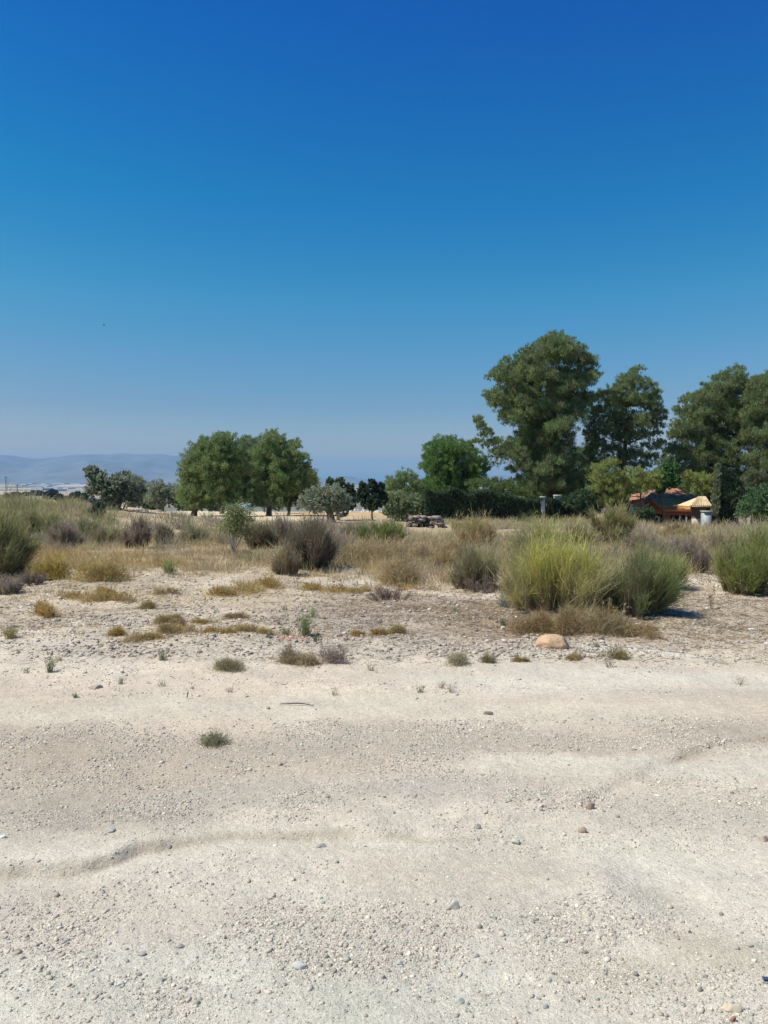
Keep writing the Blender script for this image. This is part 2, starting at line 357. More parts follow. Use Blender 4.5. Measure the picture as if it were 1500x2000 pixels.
ridge('mountains', [(-900, 900), (-500, 880), (-200, 896), (0, 889), (60, 893), (120, 894), (170, 888), (200, 887), (250, 884), (300, 886), (345, 890), (400, 902), (480, 915), (560, 925),
      (640, 934), (700, 931), (760, 938), (900, 935), (1100, 925), (1400, 915), (1800, 900), (2300, 905)], 9500, 2200, -20, (.21, .20, .17), 5, 70)
ridge('hills', [(-900, 910), (-300, 905), (0, 912), (60, 915), (110, 911), (220, 906), (280, 914), (340, 921), (420, 930), (560, 944), (700, 948), (1000, 946), (1500, 940), (2200, 935)], 7300, 1000, -25, (.20, .195, .16), 25, 45)

# ------------------------------------------------------------------ loose gravel (one uncountable mass)
def ico():
    p = (1 + 5 ** .5) / 2
    v = np.array([(-1, p, 0), (1, p, 0), (-1, -p, 0), (1, -p, 0), (0, -1, p), (0, 1, p), (0, -1, -p), (0, 1, -p), (p, 0, -1), (p, 0, 1), (-p, 0, -1), (-p, 0, 1)], float)
    f = np.array([(0, 11, 5), (0, 5, 1), (0, 1, 7), (0, 7, 10), (0, 10, 11), (1, 5, 9), (5, 11, 4), (11, 10, 2), (10, 7, 6), (7, 1, 8), (3, 9, 4), (3, 4, 2), (3, 2, 6), (3, 6, 8), (3, 8, 9), (4, 9, 5), (2, 4, 11), (6, 2, 10), (8, 6, 7), (9, 8, 1)])
    return v / np.linalg.norm(v[0]), f
IV, IF = ico()
def stones(m, x, y, r, col, sink=.25):
    n = len(x); jit = 1 + R.uniform(-.28, .28, (n, 12, 1)); v = IV[None] * jit
    sx = R.uniform(.8, 1.35, n); sy = R.uniform(.7, 1.0, n); sz = R.uniform(.35, .75, n); a = R.uniform(0, 6.28, n)
    v = v * (np.stack([sx, sy, sz], 1) * r[:, None])[:, None]
    ca, sa = np.cos(a)[:, None], np.sin(a)[:, None]
    X = v[..., 0] * ca - v[..., 1] * sa + x[:, None]; Y = v[..., 0] * sa + v[..., 1] * ca + y[:, None]
    Z = v[..., 2] + (gz(x, y) + r * sz * (1 - 2 * sink))[:, None]
    m.add(np.stack([X, Y, Z], -1).reshape(-1, 3), (IF[None] + (np.arange(n) * 12)[:, None, None]).reshape(-1, 3), np.repeat(col, 12, 0))
def sample(n, y0, y1, dens, spread=.68):
    out = []
    while sum(len(o) for o in out) < n:
        k = n * 2; yy = 1 / R.uniform(1 / y1, 1 / y0, k); uu = R.uniform(-spread, spread, k); xx = uu * yy
        keep = R.uniform(0, 1.4, k) < dens(xx, yy) * np.clip((yy / y1) ** 0.3, 0, 1); out.append(np.stack([xx[keep], yy[keep]], 1))
    o = np.concatenate(out)[:n]; return o[:, 0], o[:, 1]
SC = np.array([(.46, .415, .335), (.38, .35, .29), (.53, .46, .37), (.27, .25, .21), (.60, .54, .43), (.46, .37, .29), (.42, .41, .33)])
def stone_cols(n): return SC[R.choice(len(SC), n, p=[.24, .2, .18, .1, .12, .06, .10])] * R.uniform(.8, 1.2, (n, 1))
m = MB()
x, y = sample(54000, 2.0, 9.5, grav); r = np.clip(R.lognormal(math.log(.0021), .42, len(x)), .0014, .009) * (1 + .36 * (y - 2)); stones(m, x, y, r, stone_cols(len(x)), .38)
GS = lambda x, y: .35 + .65 * np.clip(grav(x, y), 0, 1.3)
x, y = sample(120000, 2.0, 8.0, GS); n = len(x); r = np.clip(R.lognormal(math.log(.0015), .35, n), .0008, .004) * (1 + .34 * (y - 2))
OV = np.array([(1, 0, 0), (-1, 0, 0), (0, 1, 0), (0, -1, 0), (0, 0, 1), (0, 0, -1)], float); OF = np.array([(0, 2, 4), (2, 1, 4), (1, 3, 4), (3, 0, 4)])
v = OV[None] * R.uniform(.55, 1.35, (n, 6, 1)) * r[:, None, None]; a = R.uniform(0, 6.28, n)[:, None]
v = np.stack([v[..., 0] * np.cos(a) - v[..., 1] * np.sin(a) + x[:, None], v[..., 0] * np.sin(a) + v[..., 1] * np.cos(a) + y[:, None], v[..., 2] * .8 + (gz(x, y) + r * .2)[:, None]], -1)
gc_ = stone_cols(n); pl = R.uniform(size=n) < .5; gc_[pl] = np.array([.60, .55, .45]) * R.uniform(.85, 1.2, (pl.sum(), 1))
m.add(v.reshape(-1, 3), (OF[None] + (np.arange(n) * 6)[:, None, None]).reshape(-1, 3), np.repeat(gc_, 6, 0))
x, y = sample(3600, 2.0, 9.0, grav); r = np.clip(R.lognormal(math.log(.0058), .35, len(x)), .0035, .014); stones(m, x, y, r, stone_cols(len(x)), .34)
rub = lambda x, y: .7 * ss(.40, .62, fbm(x * 1.1, y * 1.1, 17, 4)) + .25
x, y = sample(26000, 7.0, 19.0, rub); r = np.clip(R.lognormal(math.log(.0085), .5, len(x)), .004, .035)
cc = np.where(R.uniform(size=(len(x), 1)) < .5, np.array([[.50, .45, .38]]), np.array([[.30, .25, .20]])) * R.uniform(.75, 1.15, (len(x), 1)); stones(m, x, y, r, cc)
tag(m.build('gravel', M_STONE), 'fine grey and beige gravel strewn over the pale dirt', 'gravel', kind='stuff')

# ------------------------------------------------------------------ plant builders
def ground_pts(x, y, dz=0.0): return np.stack([x, y, gz(x, y) + dz], 1)
def hue(c, n, v=.22, h=.08):
    c = np.asarray(c, float); k = R.uniform(1 - v, 1 + v, (n, 1)); return np.clip(c * k * (1 + R.uniform(-h, h, (n, 3))), 0.004, .9)
YEL = (.56, .545, .15); OLV = (.26, .27, .12); GRY = (.29, .24, .175); TAN = (.40, .31, .17); OCH = (.40, .27, .09); DRK = (.10, .11, .05)
BRN = (.19, .135, .09); PUR = (.31, .255, .19); GRN = (.13, .19, .06); RUST = (.33, .24, .12); PALEG = (.27, .30, .15)
def broom(px, py, top, wid, label, tip, base, n=5000, lean=0.0, group=None, name='broom_shrub', cat='shrub', spread=1.0, upright=1.3, wmul=1.0, branches=26, droop=.06, hfrac=.5):
    """shrub of many whip-like stems fanning out of a woody foot; sizes in photo pixels at its foot"""
    o = ground_at(px, py); Y = o[1]; k = Y / F; H = (py - top) * k * .97; W = wid * k * .5; n = int(n * .68)
    root = empty(name, o, label, cat, group)
    ww = max(.0038, Y * .00047) * wmul
    # foot positions over an ellipse
    fb = MB(); wb = MB(); Q = branches
    Q = int(Q * 1.5); ang = R.uniform(0, 2 * np.pi, Q); rr = np.sqrt(R.uniform(0, 1, Q))
    fr = np.clip(rr * .62 * spread, 0, 1); dirs = np.stack([np.cos(ang), np.sin(ang), np.zeros(Q)], 1)
    foot = o + dirs * (fr * W)[:, None]; foot[:, 2] = gz(foot[:, 0], foot[:, 1]) - .02
    hq = (1.0 - .40 * rr ** 2) * R.uniform(.42, 1.08, Q)
    tgt = o + dirs * (W * (rr * .95 + R.normal(0, .10, Q)))[:, None] + np.stack([lean * H + R.normal(0, .08, Q) * W, R.normal(0, .08, Q) * W, H * hq], 1)
    for q in range(Q):
        a, b = foot[q], foot[q] + (tgt[q] - foot[q]) * .62; mid = (a + b) / 2 + R.normal(0, .05, 3) * H
        mid[2] += .05 * H
        wb.tube([a, mid, b], [max(.006, ww * 2.0), max(.004, ww * 1.4), ww * .7], hue(base, 1)[0], 5, .2)
    wq = R.uniform(.3, 1.6, Q); q = R.choice(Q, n, p=wq / wq.sum()); t = R.beta(1.1, 1.2, n) * (hfrac + .15)
    P = foot[q] + (tgt[q] - foot[q]) * t[:, None] + R.normal(0, .035, (n, 3)) * np.array([W, W, H * .6])
    P[:, 2] = np.maximum(P[:, 2], gz(P[:, 0], P[:, 1]) - .01)
    bs = R.uniform(.05, .17, Q)[q][:, None]
    T = tgt[q] + R.normal(0, 1, (n, 3)) * bs * np.array([min(W, H), min(W, H), H * .7])
    D = T - P; L = np.linalg.norm(D, axis=1); D = nrm(nrm(D) + R.normal(0, .22, (n, 3)) + np.array([0, 0, .10 * upright])); L = L * np.clip(R.lognormal(-.42, .32, n), .25, 1.2); og = R.uniform(size=n) < .012; L[og] *= 1.45
    B = np.stack([R.normal(0, .06, n), R.normal(0, .06, n), R.normal(.02, .05, n)], 1)
    cb = hue(base, n, .25); tipq = hue(tip, Q, .18, .08); dead = R.uniform(size=Q) < .3; tipq[dead] = .5 * tipq[dead] + .5 * np.array(base) * 1.3
    ct = tipq[q] * R.uniform(.7, 1.35, (n, 1)); mixb = np.clip(t[:, None] * 1.6, 0, .85); cb = cb * (1 - mixb) + ct * mixb; low = np.clip(1.2 - 3.2 * (P[:, 2] - o[2]) / H, 0, .8)[:, None] * R.uniform(.3, 1, (n, 1)); ct = ct * (1 - low * .7) + hue(base, n, .3) * 1.3 * low * .7
    fb.ribbons(P, D, L, ww * R.uniform(.7, 1.5, n), B, cb, ct, 3, .35)
    # side twigs on the outer half
    m_ = n; s = R.integers(0, n, m_); ts = R.uniform(.45, 1.0, m_)[:, None]
    P2 = P[s] + D[s] * L[s, None] * ts + B[s] * L[s, None] * ts ** 2
    D2 = nrm(D[s] + R.normal(0, .6, (m_, 3)) + np.array([0, 0, .15]))
    fb.ribbons(P2, D2, H * R.uniform(.06, .17, m_), ww * R.uniform(.8, 1.5, m_), B[s], ct[s], ct[s], 1, .4)
    wb.build('branch', M_BARK, root); fb.build('foliage', M_LEAF, root)
    return root
def cushion(px, py, top, wid, label, col, n=1800, group=None, name='cushion_weed', cat='weed', depth=.8, twig=.35):
    """low rounded weed of short crossing stems"""
    o = ground_at(px, py); Y = o[1]; k = Y / F; H = (py - top) * k; W = wid * k * .5; ww = max(.0025, Y * .00040)
    K = int(R.integers(3, 7)); kc = R.normal(0, .42, (K, 2)); kc[:, 0] = np.linspace(-.55, .55, K) + R.normal(0, .12, K); kr = R.uniform(.35, .62, K); kh = R.uniform(.55, 1.08, K)
    ki = R.choice(K, n, p=kr ** 2 / (kr ** 2).sum()); a = R.uniform(0, 2 * np.pi, n); r = np.sqrt(R.uniform(0, 1, n)) * R.uniform(.8, 1.25, n)
    X = o[0] + (kc[ki, 0] + np.cos(a) * r * kr[ki]) * W; Yy = o[1] + (kc[ki, 1] + np.sin(a) * r * kr[ki]) * W * depth
    hh = H * kh[ki] * np.sqrt(np.clip(1.05 - r ** 2, 0.01, 1)) * (.6 + .7 * fbm(X / (W * .25), Yy / (W * .25), int(R.integers(99)), 2))
    og = R.uniform(size=n) < .16; X[og] = o[0] + (X[og] - o[0]) * R.uniform(1.1, 2.1, og.sum()); Yy[og] = o[1] + (Yy[og] - o[1]) * R.uniform(1.1, 2.3, og.sum()); hh[og] *= .25
    P = np.stack([X, Yy, gz(X, Yy) + R.uniform(0, .95, n) ** .7 * hh], 1)
    D = nrm(rnd_unit(n) + np.array([0, 0, .9]) + np.stack([np.cos(a) * r, np.sin(a) * r, 0 * a], 1) * .7)
    L = H * twig * R.uniform(.5, 1.3, n); B = rnd_unit(n) * .35
    m = MB(); c = hue(np.minimum(np.array(col) * 1.25, .6), n, .32, .1) * R.uniform(.8, 1.2, (K, 1))[ki]; m.ribbons(P, D, L, ww * R.uniform(.7, 1.5, n), B, c * .8, c, 2, .5)
    return tag(m.build(name, M_GRASS, origin=o), label, cat, group)
def tuft(px, py, top, wid, label, col, n=90, group=None, name='grass_tuft', cat='weed', blades=2):
    o = ground_at(px, py); Y = o[1]; k = Y / F; H = (py - top) * k; W = wid * k * .5; ww = max(.0022, Y * .00042)
    P = o + np.stack([R.normal(0, .28, n) * W, R.normal(0, .28, n) * W, np.zeros(n)], 1); P[:, 2] = gz(P[:, 0], P[:, 1]) - .004
    D = nrm(np.stack([R.normal(0, .5, n) * W / max(H, .01), R.normal(0, .5, n) * W / max(H, .01), np.ones(n)], 1))
    m = MB(); c = hue(np.array(col) * 1.25, n, .25, .1)
    m.ribbons(P, D, H * R.uniform(.45, 1.08, n), ww * R.uniform(.8, 1.6, n), np.stack([R.normal(0, .2, n), R.normal(0, .2, n), -.1 * np.ones(n)], 1), c * .85, c, 3, .3)
    if blades > 1:   # small leaves on the stems
        s = R.integers(0, n, n * 2); t = R.uniform(.2, 1, n * 2)[:, None]; P2 = P[s] + D[s] * H * .8 * t
        m.cards(P2, nrm(D[s] + rnd_unit(n * 2) * .9), rnd_unit(n * 2), H * .12, H * .05, c[s])
    return tag(m.build(name, M_LEAF, origin=o), label, cat, group)

def tree(px, py, lobes, label, col, name='pine_tree', cat='tree', Y=None, group=None, dens=1.0, pads=None, leaf=(.21, .036), trunk_r=.16, trunk_top=None, extra=1.0, up=.35,
         bark=(.12, .09, .07), rough=.6, sub=.25, lean=0.0, depth=1.0, forks=1, grow=1.2):
    """tapered trunk with limbs into every foliage mass; the crown is made of leaf clumps in depth"""
    if Y is None: o = ground_at(px, py)
    else:
        x = at(px, py, Y)[0]; o = np.array([x, Y, float(gz(x, Y))])
    Y = o[1]; k = Y / F; L = []
    lobes = np.array([l[:3] for l in lobes], float); cx = lobes[:, 0].mean()
    C = np.array([at(a, b, Y) for a, b, r in lobes]); rr = lobes[:, 2] * k * grow
    half = max(np.abs(C[:, 0] - C[:, 0].mean()).max(), rr.max())
    mid = C[:, 0].mean(); out = []
    zlo, zhi = (C[:, 2] - rr).min(), (C[:, 2] + rr).max()
    for q in range(len(C)):
        room = math.sqrt(max(0, 1 - min(1, ((C[q, 0] - mid) / (half * 1.05)) ** 2))) * half * .85 * depth
        # each mass gets companions nearer and farther so that the crown has its full depth
        out.append((C[q] + np.array([0, R.uniform(-.25, .25) * room, 0]), rr[q]))
        if room > rr[q] * .5:
            for s in (-1, 1):
                j = R.normal(0, .22, 3) * rr[q]
                sh = R.uniform(.45, .95) * room * s
                out.append((C[q] + np.array([j[0], sh, j[2] - .25 * rr[q] * abs(s)]), rr[q] * R.uniform(.78, .98)))
    root = empty(name, o, label, cat, group)
    ax = at(px, py, Y)[0]
    tt = trunk_top if trunk_top is not None else zlo + (zhi - zlo) * .65
    if trunk_top is not None: tt = at(px, trunk_top, Y)[2]
    topc = np.array([mid * .6 + ax * .4 + lean, o[1], tt])
    wb = MB(); spine = [o + np.array([0, 0, -.05])]
    for s in np.linspace(.12, 1, 7):
        spine.append(o + (topc - o) * s + np.array([R.normal(0, .10), R.normal(0, .10), 0]) * trunk_r * 3 * math.sin(s * 3))
    spine = np.array(spine); rad_ = trunk_r * np.array([1.35, 1.0, .92, .82, .70, .56, .40, .2]); wb.tube(spine, rad_, bark, 9, .10)
    for f_ in range(1, forks):
        a = R.uniform(0, 6.28); sp2 = spine + np.linspace(0, 1, 8)[:, None] * np.array([math.cos(a), math.sin(a), 0]) * half * .35; sp2[0] = spine[0] + np.array([math.cos(a), math.sin(a), 0]) * trunk_r * .7
        wb.tube(sp2, rad_ * .75, bark, 7, .1)
    nodes = [spine[q] for q in range(2, 8)]; nr = [rad_[q] for q in range(2, 8)]
    for (c, r) in sorted(out, key=lambda e: math.hypot(e[0][0] - topc[0], e[0][1] - o[1])):
        dd = [np.linalg.norm(c - q) + 1.2 * max(0, q[2] - c[2] + .2 * r) for q in nodes]; w0 = int(np.argmin(dd)); a = nodes[w0]; b = c - np.array([0, 0, .2 * r]); ra = min(nr[w0] * .55, trunk_r * .30)
        m1 = a + (b - a) * .5 + np.array([0, 0, -.05 * np.linalg.norm(b - a)]) + R.normal(0, .05, 3) * np.linalg.norm(b - a)
        wb.tube([a, m1, b], [ra, ra * .8, ra * .6], bark, 5); nodes.append(b); nr.append(ra * .8)
        for _ in range(4):
            e = c + rnd_unit(1)[0] * r * .7; wb.tube([b, e], [ra * .35, ra * .12], bark, 4)
    lb = MB(); lw, lh = leaf
    for (c, r) in out:
        ns = max(9, int(26 * (r / .6) ** .8)); u = rnd_unit(ns); pd = name == 'pine_tree' and pads is not False
        if pd: fl = R.uniform(size=ns) < .8; u[fl, 2] = np.abs(u[fl, 2]) * 1.1 - .12; u = nrm(u)
        sc_ = c + u * r * R.uniform(.4, 1.12, ns)[:, None] * np.array([1.08, 1.08, .82 if pd else .9]); sr = r * sub * R.uniform(.7, 1.45, ns)
        nl = np.maximum(14, (dens * 30 * (sr / .25) ** 2 * min(2.2, .018 / (lw * lh))).astype(int)); idx = np.repeat(np.arange(ns), nl); n = len(idx)
        d = rnd_unit(n); d[:, 2] += up * (1.1 if pd else .5); d = nrm(d)
        P = sc_[idx] + d * (sr[idx] * R.uniform(.35, 1.08, n))[:, None]
        A = nrm(d * .8 + rnd_unit(n) * rough + nrm(P - c) * .35 + np.array([0, 0, up * (2.2 if pd else 1)])); U = nrm(np.cross(A, rnd_unit(n)))
        base = hue(col, ns, .20, .10)[idx] * R.uniform(.78, 1.22, (n, 1))
        s = R.uniform(.6, 1.35, n); lb.cards(P, A, U, lw * s, lh * s, base)
    wb.build('trunk', M_BARK, root, smooth=True); lb.build('crown', M_LEAF, root)
    return root
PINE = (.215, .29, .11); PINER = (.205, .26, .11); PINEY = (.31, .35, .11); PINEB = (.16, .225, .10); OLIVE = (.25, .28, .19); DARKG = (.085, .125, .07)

# ------------------------------------------------------------------ trees, left half
tree(226, 998, [(183, 922, 11), (192, 936, 15), (186, 952, 12), (205, 945, 14), (210, 965, 14), (225, 945, 15), (238, 938, 15), (240, 957, 17), (200, 978, 12), (252, 962, 14), (222, 968, 14)],
     'olive tree with a thick dark trunk on the pale field, leftmost', OLIVE, 'olive_tree', dens=.9, leaf=(.20, .10), trunk_r=.26, trunk_top=950, sub=.33, forks=2)
tree(240, 997, [(262, 942, 14), (275, 952, 15), (268, 968, 15), (285, 965, 10), (255, 975, 12)], 'slimmer olive tree just right of the leftmost olive', OLIVE, 'olive_tree', dens=.8, leaf=(.2, .10), trunk_r=.11, trunk_top=955, Y=88)
tree(319, 998, [(307, 952, 13), (325, 958, 15), (300, 968, 13), (340, 965, 12), (318, 972, 14), (343, 978, 9), (300, 980, 9)], 'small round olive tree between the left olives and the pine group', OLIVE, 'olive_tree', dens=.8, leaf=(.2, .10), trunk_r=.10, trunk_top=960)
for (px, py, lb, lab, Y) in ((285, 992, [(262, 982, 12), (285, 980, 13), (305, 984, 11)], 'dark green bush in the gap between the two left olives', 105),
                          (400, 990, [(375, 984, 12), (400, 980, 12), (420, 984, 12), (355, 984, 10)], 'dark green bush at the field edge behind the left pine', 108)):
    tree(px, py, lb, lab, DARKG, 'dark_bush', 'bush', Y=Y, dens=.7, leaf=(.3, .14), trunk_r=.12)
tree(378, 1009, [(362, 925, 14), (372, 905, 15), (385, 885, 17), (398, 868, 17), (415, 880, 22), (432, 862, 17), (445, 858, 12), (450, 880, 18), (372, 940, 20), (400, 915, 26), (430, 910, 26), (455, 905, 20), (362, 955, 13), (385, 955, 20), (415, 945, 24), (440, 940, 22), (380, 974, 14), (405, 970, 16), (360, 972, 11), (395, 984, 10), (430, 968, 15), (450, 975, 12)],
     'leftmost broad rounded pine of the left group, trunk on pale field', PINE, pads=False, up=.6, trunk_r=.20, dens=1.0)
tree(433, 1000, [(465, 890, 17), (485, 868, 15), (490, 890, 20), (475, 915, 22), (505, 880, 14), (450, 935, 20), (480, 945, 24), (460, 965, 16), (500, 955, 20), (490, 975, 14), (430, 965, 13), (510, 920, 20)],
     'darker pine half hidden in the middle of the left group', PINEB, pads=False, up=.6, trunk_r=.18, Y=70, dens=1.0)
tree(525, 1008, [(532, 850, 12), (520, 862, 14), (545, 860, 14), (505, 885, 14), (530, 885, 22), (558, 880, 18), (575, 868, 11), (585, 892, 14), (510, 912, 20), (545, 915, 26), (580, 920, 20), (597, 910, 9), (515, 945, 20), (550, 948, 24), (585, 945, 18), (500, 968, 13), (525, 975, 13), (552, 977, 14), (510, 980, 10), (540, 984, 10)],
     'tallest pine of the left group with a peaked dark crown', PINE, pads=False, up=.6, trunk_r=.19, dens=1.05)
tree(563, 1004, [(610, 925, 10), (598, 935, 14), (612, 940, 10), (580, 945, 16), (560, 955, 18), (600, 955, 16), (575, 972, 14), (548, 970, 12), (590, 972, 12)],
     'low yellowish pine at the right foot of the left group', PINEY, pads=False, up=.6, trunk_r=.12, Y=62, dens=1.0)
# centre
tree(660, 1018, [(644, 940, 7), (662, 938, 8), (655, 952, 10), (680, 952, 9), (687, 966, 8), (672, 965, 12), (682, 985, 10), (668, 990, 12)], 'dark glossy tree with upright shoots behind the pale olive', DARKG, 'leafy_tree', Y=47, dens=.8, leaf=(.20, .12), trunk_r=.09, rough=.9)
tree(648, 1022, [(598, 972, 11), (612, 962, 12), (630, 960, 15), (650, 958, 14), (664, 965, 13), (676, 975, 11), (605, 985, 10), (625, 978, 15), (645, 975, 16), (662, 982, 14), (590, 982, 8), (617, 992, 8)],
     'pale grey-green olive tree with a stout dark trunk', (.29, .32, .22), 'olive_tree', dens=1.2, leaf=(.13, .06), trunk_r=.20, trunk_top=975, forks=2)
tree(727, 1019, [(727, 950, 9), (712, 956, 9), (742, 956, 9), (706, 968, 8), (727, 966, 13), (748, 968, 9), (714, 980, 9), (740, 980, 9), (728, 986, 9), (727, 942, 5), (708, 947, 5), (746, 948, 5)],
     'small dark lollipop tree standing alone before the golden field', (.06, .10, .055), 'leafy_tree', dens=.9, leaf=(.20, .12), trunk_r=.055, trunk_top=965, rough=.9)
tree(790, 1012, [(768, 940, 12), (788, 928, 13), (806, 936, 12), (762, 958, 12), (782, 950, 17), (808, 955, 14), (795, 972, 14), (820, 950, 10)], 'green pine with a pointed crown left of the big round pine', PINE, pads=False, up=.6, Y=52, trunk_r=.14, dens=1.0)
tree(788, 1016, [(768, 975, 14), (790, 972, 14), (812, 978, 14), (764, 992, 13), (785, 992, 16), (808, 996, 15), (825, 992, 10), (772, 1005, 12), (800, 1008, 12)], 'pale sage-green bushy tree reaching to the ground beside the hedge', (.24, .29, .15), 'sage_tree', 'bush', Y=46, trunk_r=.08, dens=.9, leaf=(.2, .07), up=.7)
tree(880, 1015, [(840, 872, 11), (860, 868, 15), (878, 862, 12), (880, 880, 20), (905, 872, 14), (920, 884, 14), (935, 900, 14), (946, 915, 8), (840, 895, 15), (860, 900, 22), (895, 905, 24), (925, 915, 16), (838, 915, 12), (860, 930, 22), (890, 935, 22), (920, 930, 16), (845, 950, 18), (875, 958, 20), (905, 955, 20), (835, 970, 16)],
     'round bright green pine rising behind the left end of the hedge', (.15, .25, .07), pads=False, up=.6, Y=54, trunk_r=.2, dens=1.1)
tree(985, 1010, [(930, 950, 14), (950, 943, 12), (972, 945, 12), (992, 948, 12), (1010, 955, 12), (945, 965, 14), (970, 965, 15), (1000, 968, 14), (1025, 960, 12), (1040, 968, 12)], 'low spreading green pine above the hedge, left of the tallest pine', (.15, .22, .07), Y=50.5, trunk_r=.12, dens=1.0)

# hedge: a clipped wall of foliage in two lengths either side of the white gatepost
def hedge(p0, p1, Y0, Y1, t0, t1, label, col, thick=1.2):
    a = at(p0, 1000, Y0); b = at(p1, 1000, Y1); za, zb = at(p0, t0, Y0)[2], at(p1, t1, Y1)[2]
    o = (a + b) / 2; o[2] = float(gz(o[0], o[1])); ln = np.linalg.norm(b[:2] - a[:2]); ax = (b - a) / ln; ax[2] = 0; pr = np.array([-ax[1], ax[0], 0])
    root = empty('hedge', o, label, 'hedge'); n = int(ln * 2600); s = R.uniform(0, 1, n); ez = za + (zb - za) * s
    ez = ez + (fbm(s * ln * 1.1, s * 0, 7, 3) - .5) * .7; w_ = (R.beta(.5, .5, n) * 2 - 1); h = R.uniform(0, 1, n) ** .8
    topm = R.uniform(size=n) < .2; h[topm] = R.uniform(.95, 1, topm.sum()); w_[topm] = R.uniform(-1, 1, topm.sum())
    bul = 1 + .35 * (fbm(s * ln * 1.3, h * 3, 9, 3) - .5)
    gx_ = a[0] + (b[0] - a[0]) * s; gy_ = a[1] + (b[1] - a[1]) * s; gg = gz(gx_, gy_)
    P = np.stack([gx_, gy_, gg + h * (ez - gg)], 1) + pr * (w_ * thick * .5 * bul)[:, None]
    A = nrm(rnd_unit(n) * .7 + np.array([0, 0, .9])); U = nrm(np.cross(A, rnd_unit(n))); m = MB(); m.cards(P, A, U, R.uniform(.12, .28, n), R.uniform(.05, .10, n), hue(col, n, .3, .12))
    m.build('foliage', M_LEAF, root); k = MB()
    for q in np.linspace(.02, .98, int(ln / .6)):
        p = a + (b - a) * q; g_ = float(gz(p[0], p[1])); k.tube([[p[0], p[1], g_ - .05], [p[0], p[1], g_ + 1.2]], [.05, .03], (.10, .08, .06), 6)
    k.build('stem', M_BARK, root)
hedge(826, 1056, 45, 46, 953, 973, 'long dark clipped hedge left of the white gatepost', (.06, .095, .045))
hedge(1066, 1150, 46, 47, 970, 978, 'short dark clipped hedge right of the white gatepost', (.045, .075, .04))
tree(1132, 1012, [(1112, 985, 10), (1125, 975, 12), (1140, 968, 12), (1148, 982, 10), (1132, 990, 12)], 'grey-green bush standing against the short hedge', (.09, .14, .07), 'green_bush', 'bush', Y=45, trunk_r=.07, leaf=(.2, .08))

# ------------------------------------------------------------------ trees, right half
tree(1075, 1012, [(1080, 668, 18), (1062, 682, 18), (1098, 680, 18), (1045, 700, 20), (1080, 700, 26), (1118, 690, 14), (1128, 706, 18), (1148, 712, 14), (1158, 732, 12), (1020, 690, 9), (1022, 708, 14), (985, 710, 9), (978, 725, 13), (990, 745, 15), (964, 735, 9), (1010, 735, 22), (1045, 740, 28), (1090, 742, 28), (1128, 745, 22), (958, 772, 11), (972, 782, 15), (992, 778, 18), (1025, 785, 26), (1065, 790, 30), (1105, 785, 26), (1138, 780, 14),
     (1000, 812, 18), (1035, 825, 26), (1075, 830, 30), (1108, 820, 20), (1080, 850, 20), (932, 818, 7), (938, 832, 9), (952, 845, 10), (935, 862, 7), (955, 868, 10), (972, 862, 10), (985, 880, 14), (965, 885, 9), (1003, 868, 14), (1015, 890, 18), (985, 896, 9), (1045, 868, 24), (1080, 880, 26), (1015, 915, 14), (1045, 912, 22), (1085, 915, 24), (1118, 900, 16), (1012, 935, 9), (1035, 945, 20), (1070, 950, 24), (1105, 948, 20), (1128, 935, 14), (1050, 970, 16), (1090, 972, 16)],
     'tallest pine, broad layered crown with a limb reaching left', PINER, trunk_r=.32, Y=53, grow=1.28, dens=1.1, sub=.25, depth=.8)
tree(1222, 1012, [(1237, 728, 11), (1228, 742, 15), (1245, 750, 15), (1205, 760, 14), (1262, 758, 9), (1272, 772, 11), (1185, 775, 13), (1215, 785, 22), (1250, 785, 18), (1280, 778, 8), (1178, 800, 12), (1165, 815, 10), (1160, 800, 8), (1172, 770, 10), (1158, 785, 9), (1165, 830, 12), (1150, 845, 10), (1160, 860, 12), (1150, 880, 10), (1278, 795, 12), (1280, 830, 11), (1200, 820, 18), (1235, 825, 20), (1265, 818, 14), (1285, 808, 11), (1294, 818, 7), (1180, 845, 14), (1215, 858, 18), (1255, 850, 13), (1282, 845, 7), (1165, 870, 12), (1195, 880, 16), (1232, 890, 17), (1268, 872, 12), (1288, 865, 8), (1275, 895, 12), (1160, 900, 12), (1205, 905, 16), (1248, 908, 12)],
     'second tall pine, open crown with sky gaps right of the tallest', PINER, trunk_r=.25, Y=55, grow=1.25, dens=1.0, sub=.25, depth=.7)
tree(1190, 1010, [(1170, 915, 12), (1190, 908, 13), (1160, 935, 13), (1182, 935, 17), (1205, 928, 13), (1175, 958, 15), (1200, 955, 17), (1150, 960, 10), (1215, 972, 11), (1180, 978, 12)], 'young olive-green pine in front of the two tall pines', PINEY, trunk_r=.11, Y=49, dens=1.0)
tree(1250, 1010, [(1240, 920, 12), (1232, 940, 15), (1255, 935, 14), (1275, 928, 11), (1245, 952, 13), (1268, 948, 12), (1285, 940, 8), (1222, 965, 9)], 'young olive-green pine before the second tall pine', PINEY, trunk_r=.10, Y=49.5, dens=1.0)
tree(1295, 1008, [(1282, 945, 11), (1298, 940, 12), (1315, 940, 9), (1292, 955, 8), (1300, 925, 12), (1310, 908, 9)], 'bright green leafy tree beside the orange house', (.08, .19, .06), 'leafy_tree', trunk_r=.09, Y=50, dens=.9, leaf=(.2, .12), rough=.9)
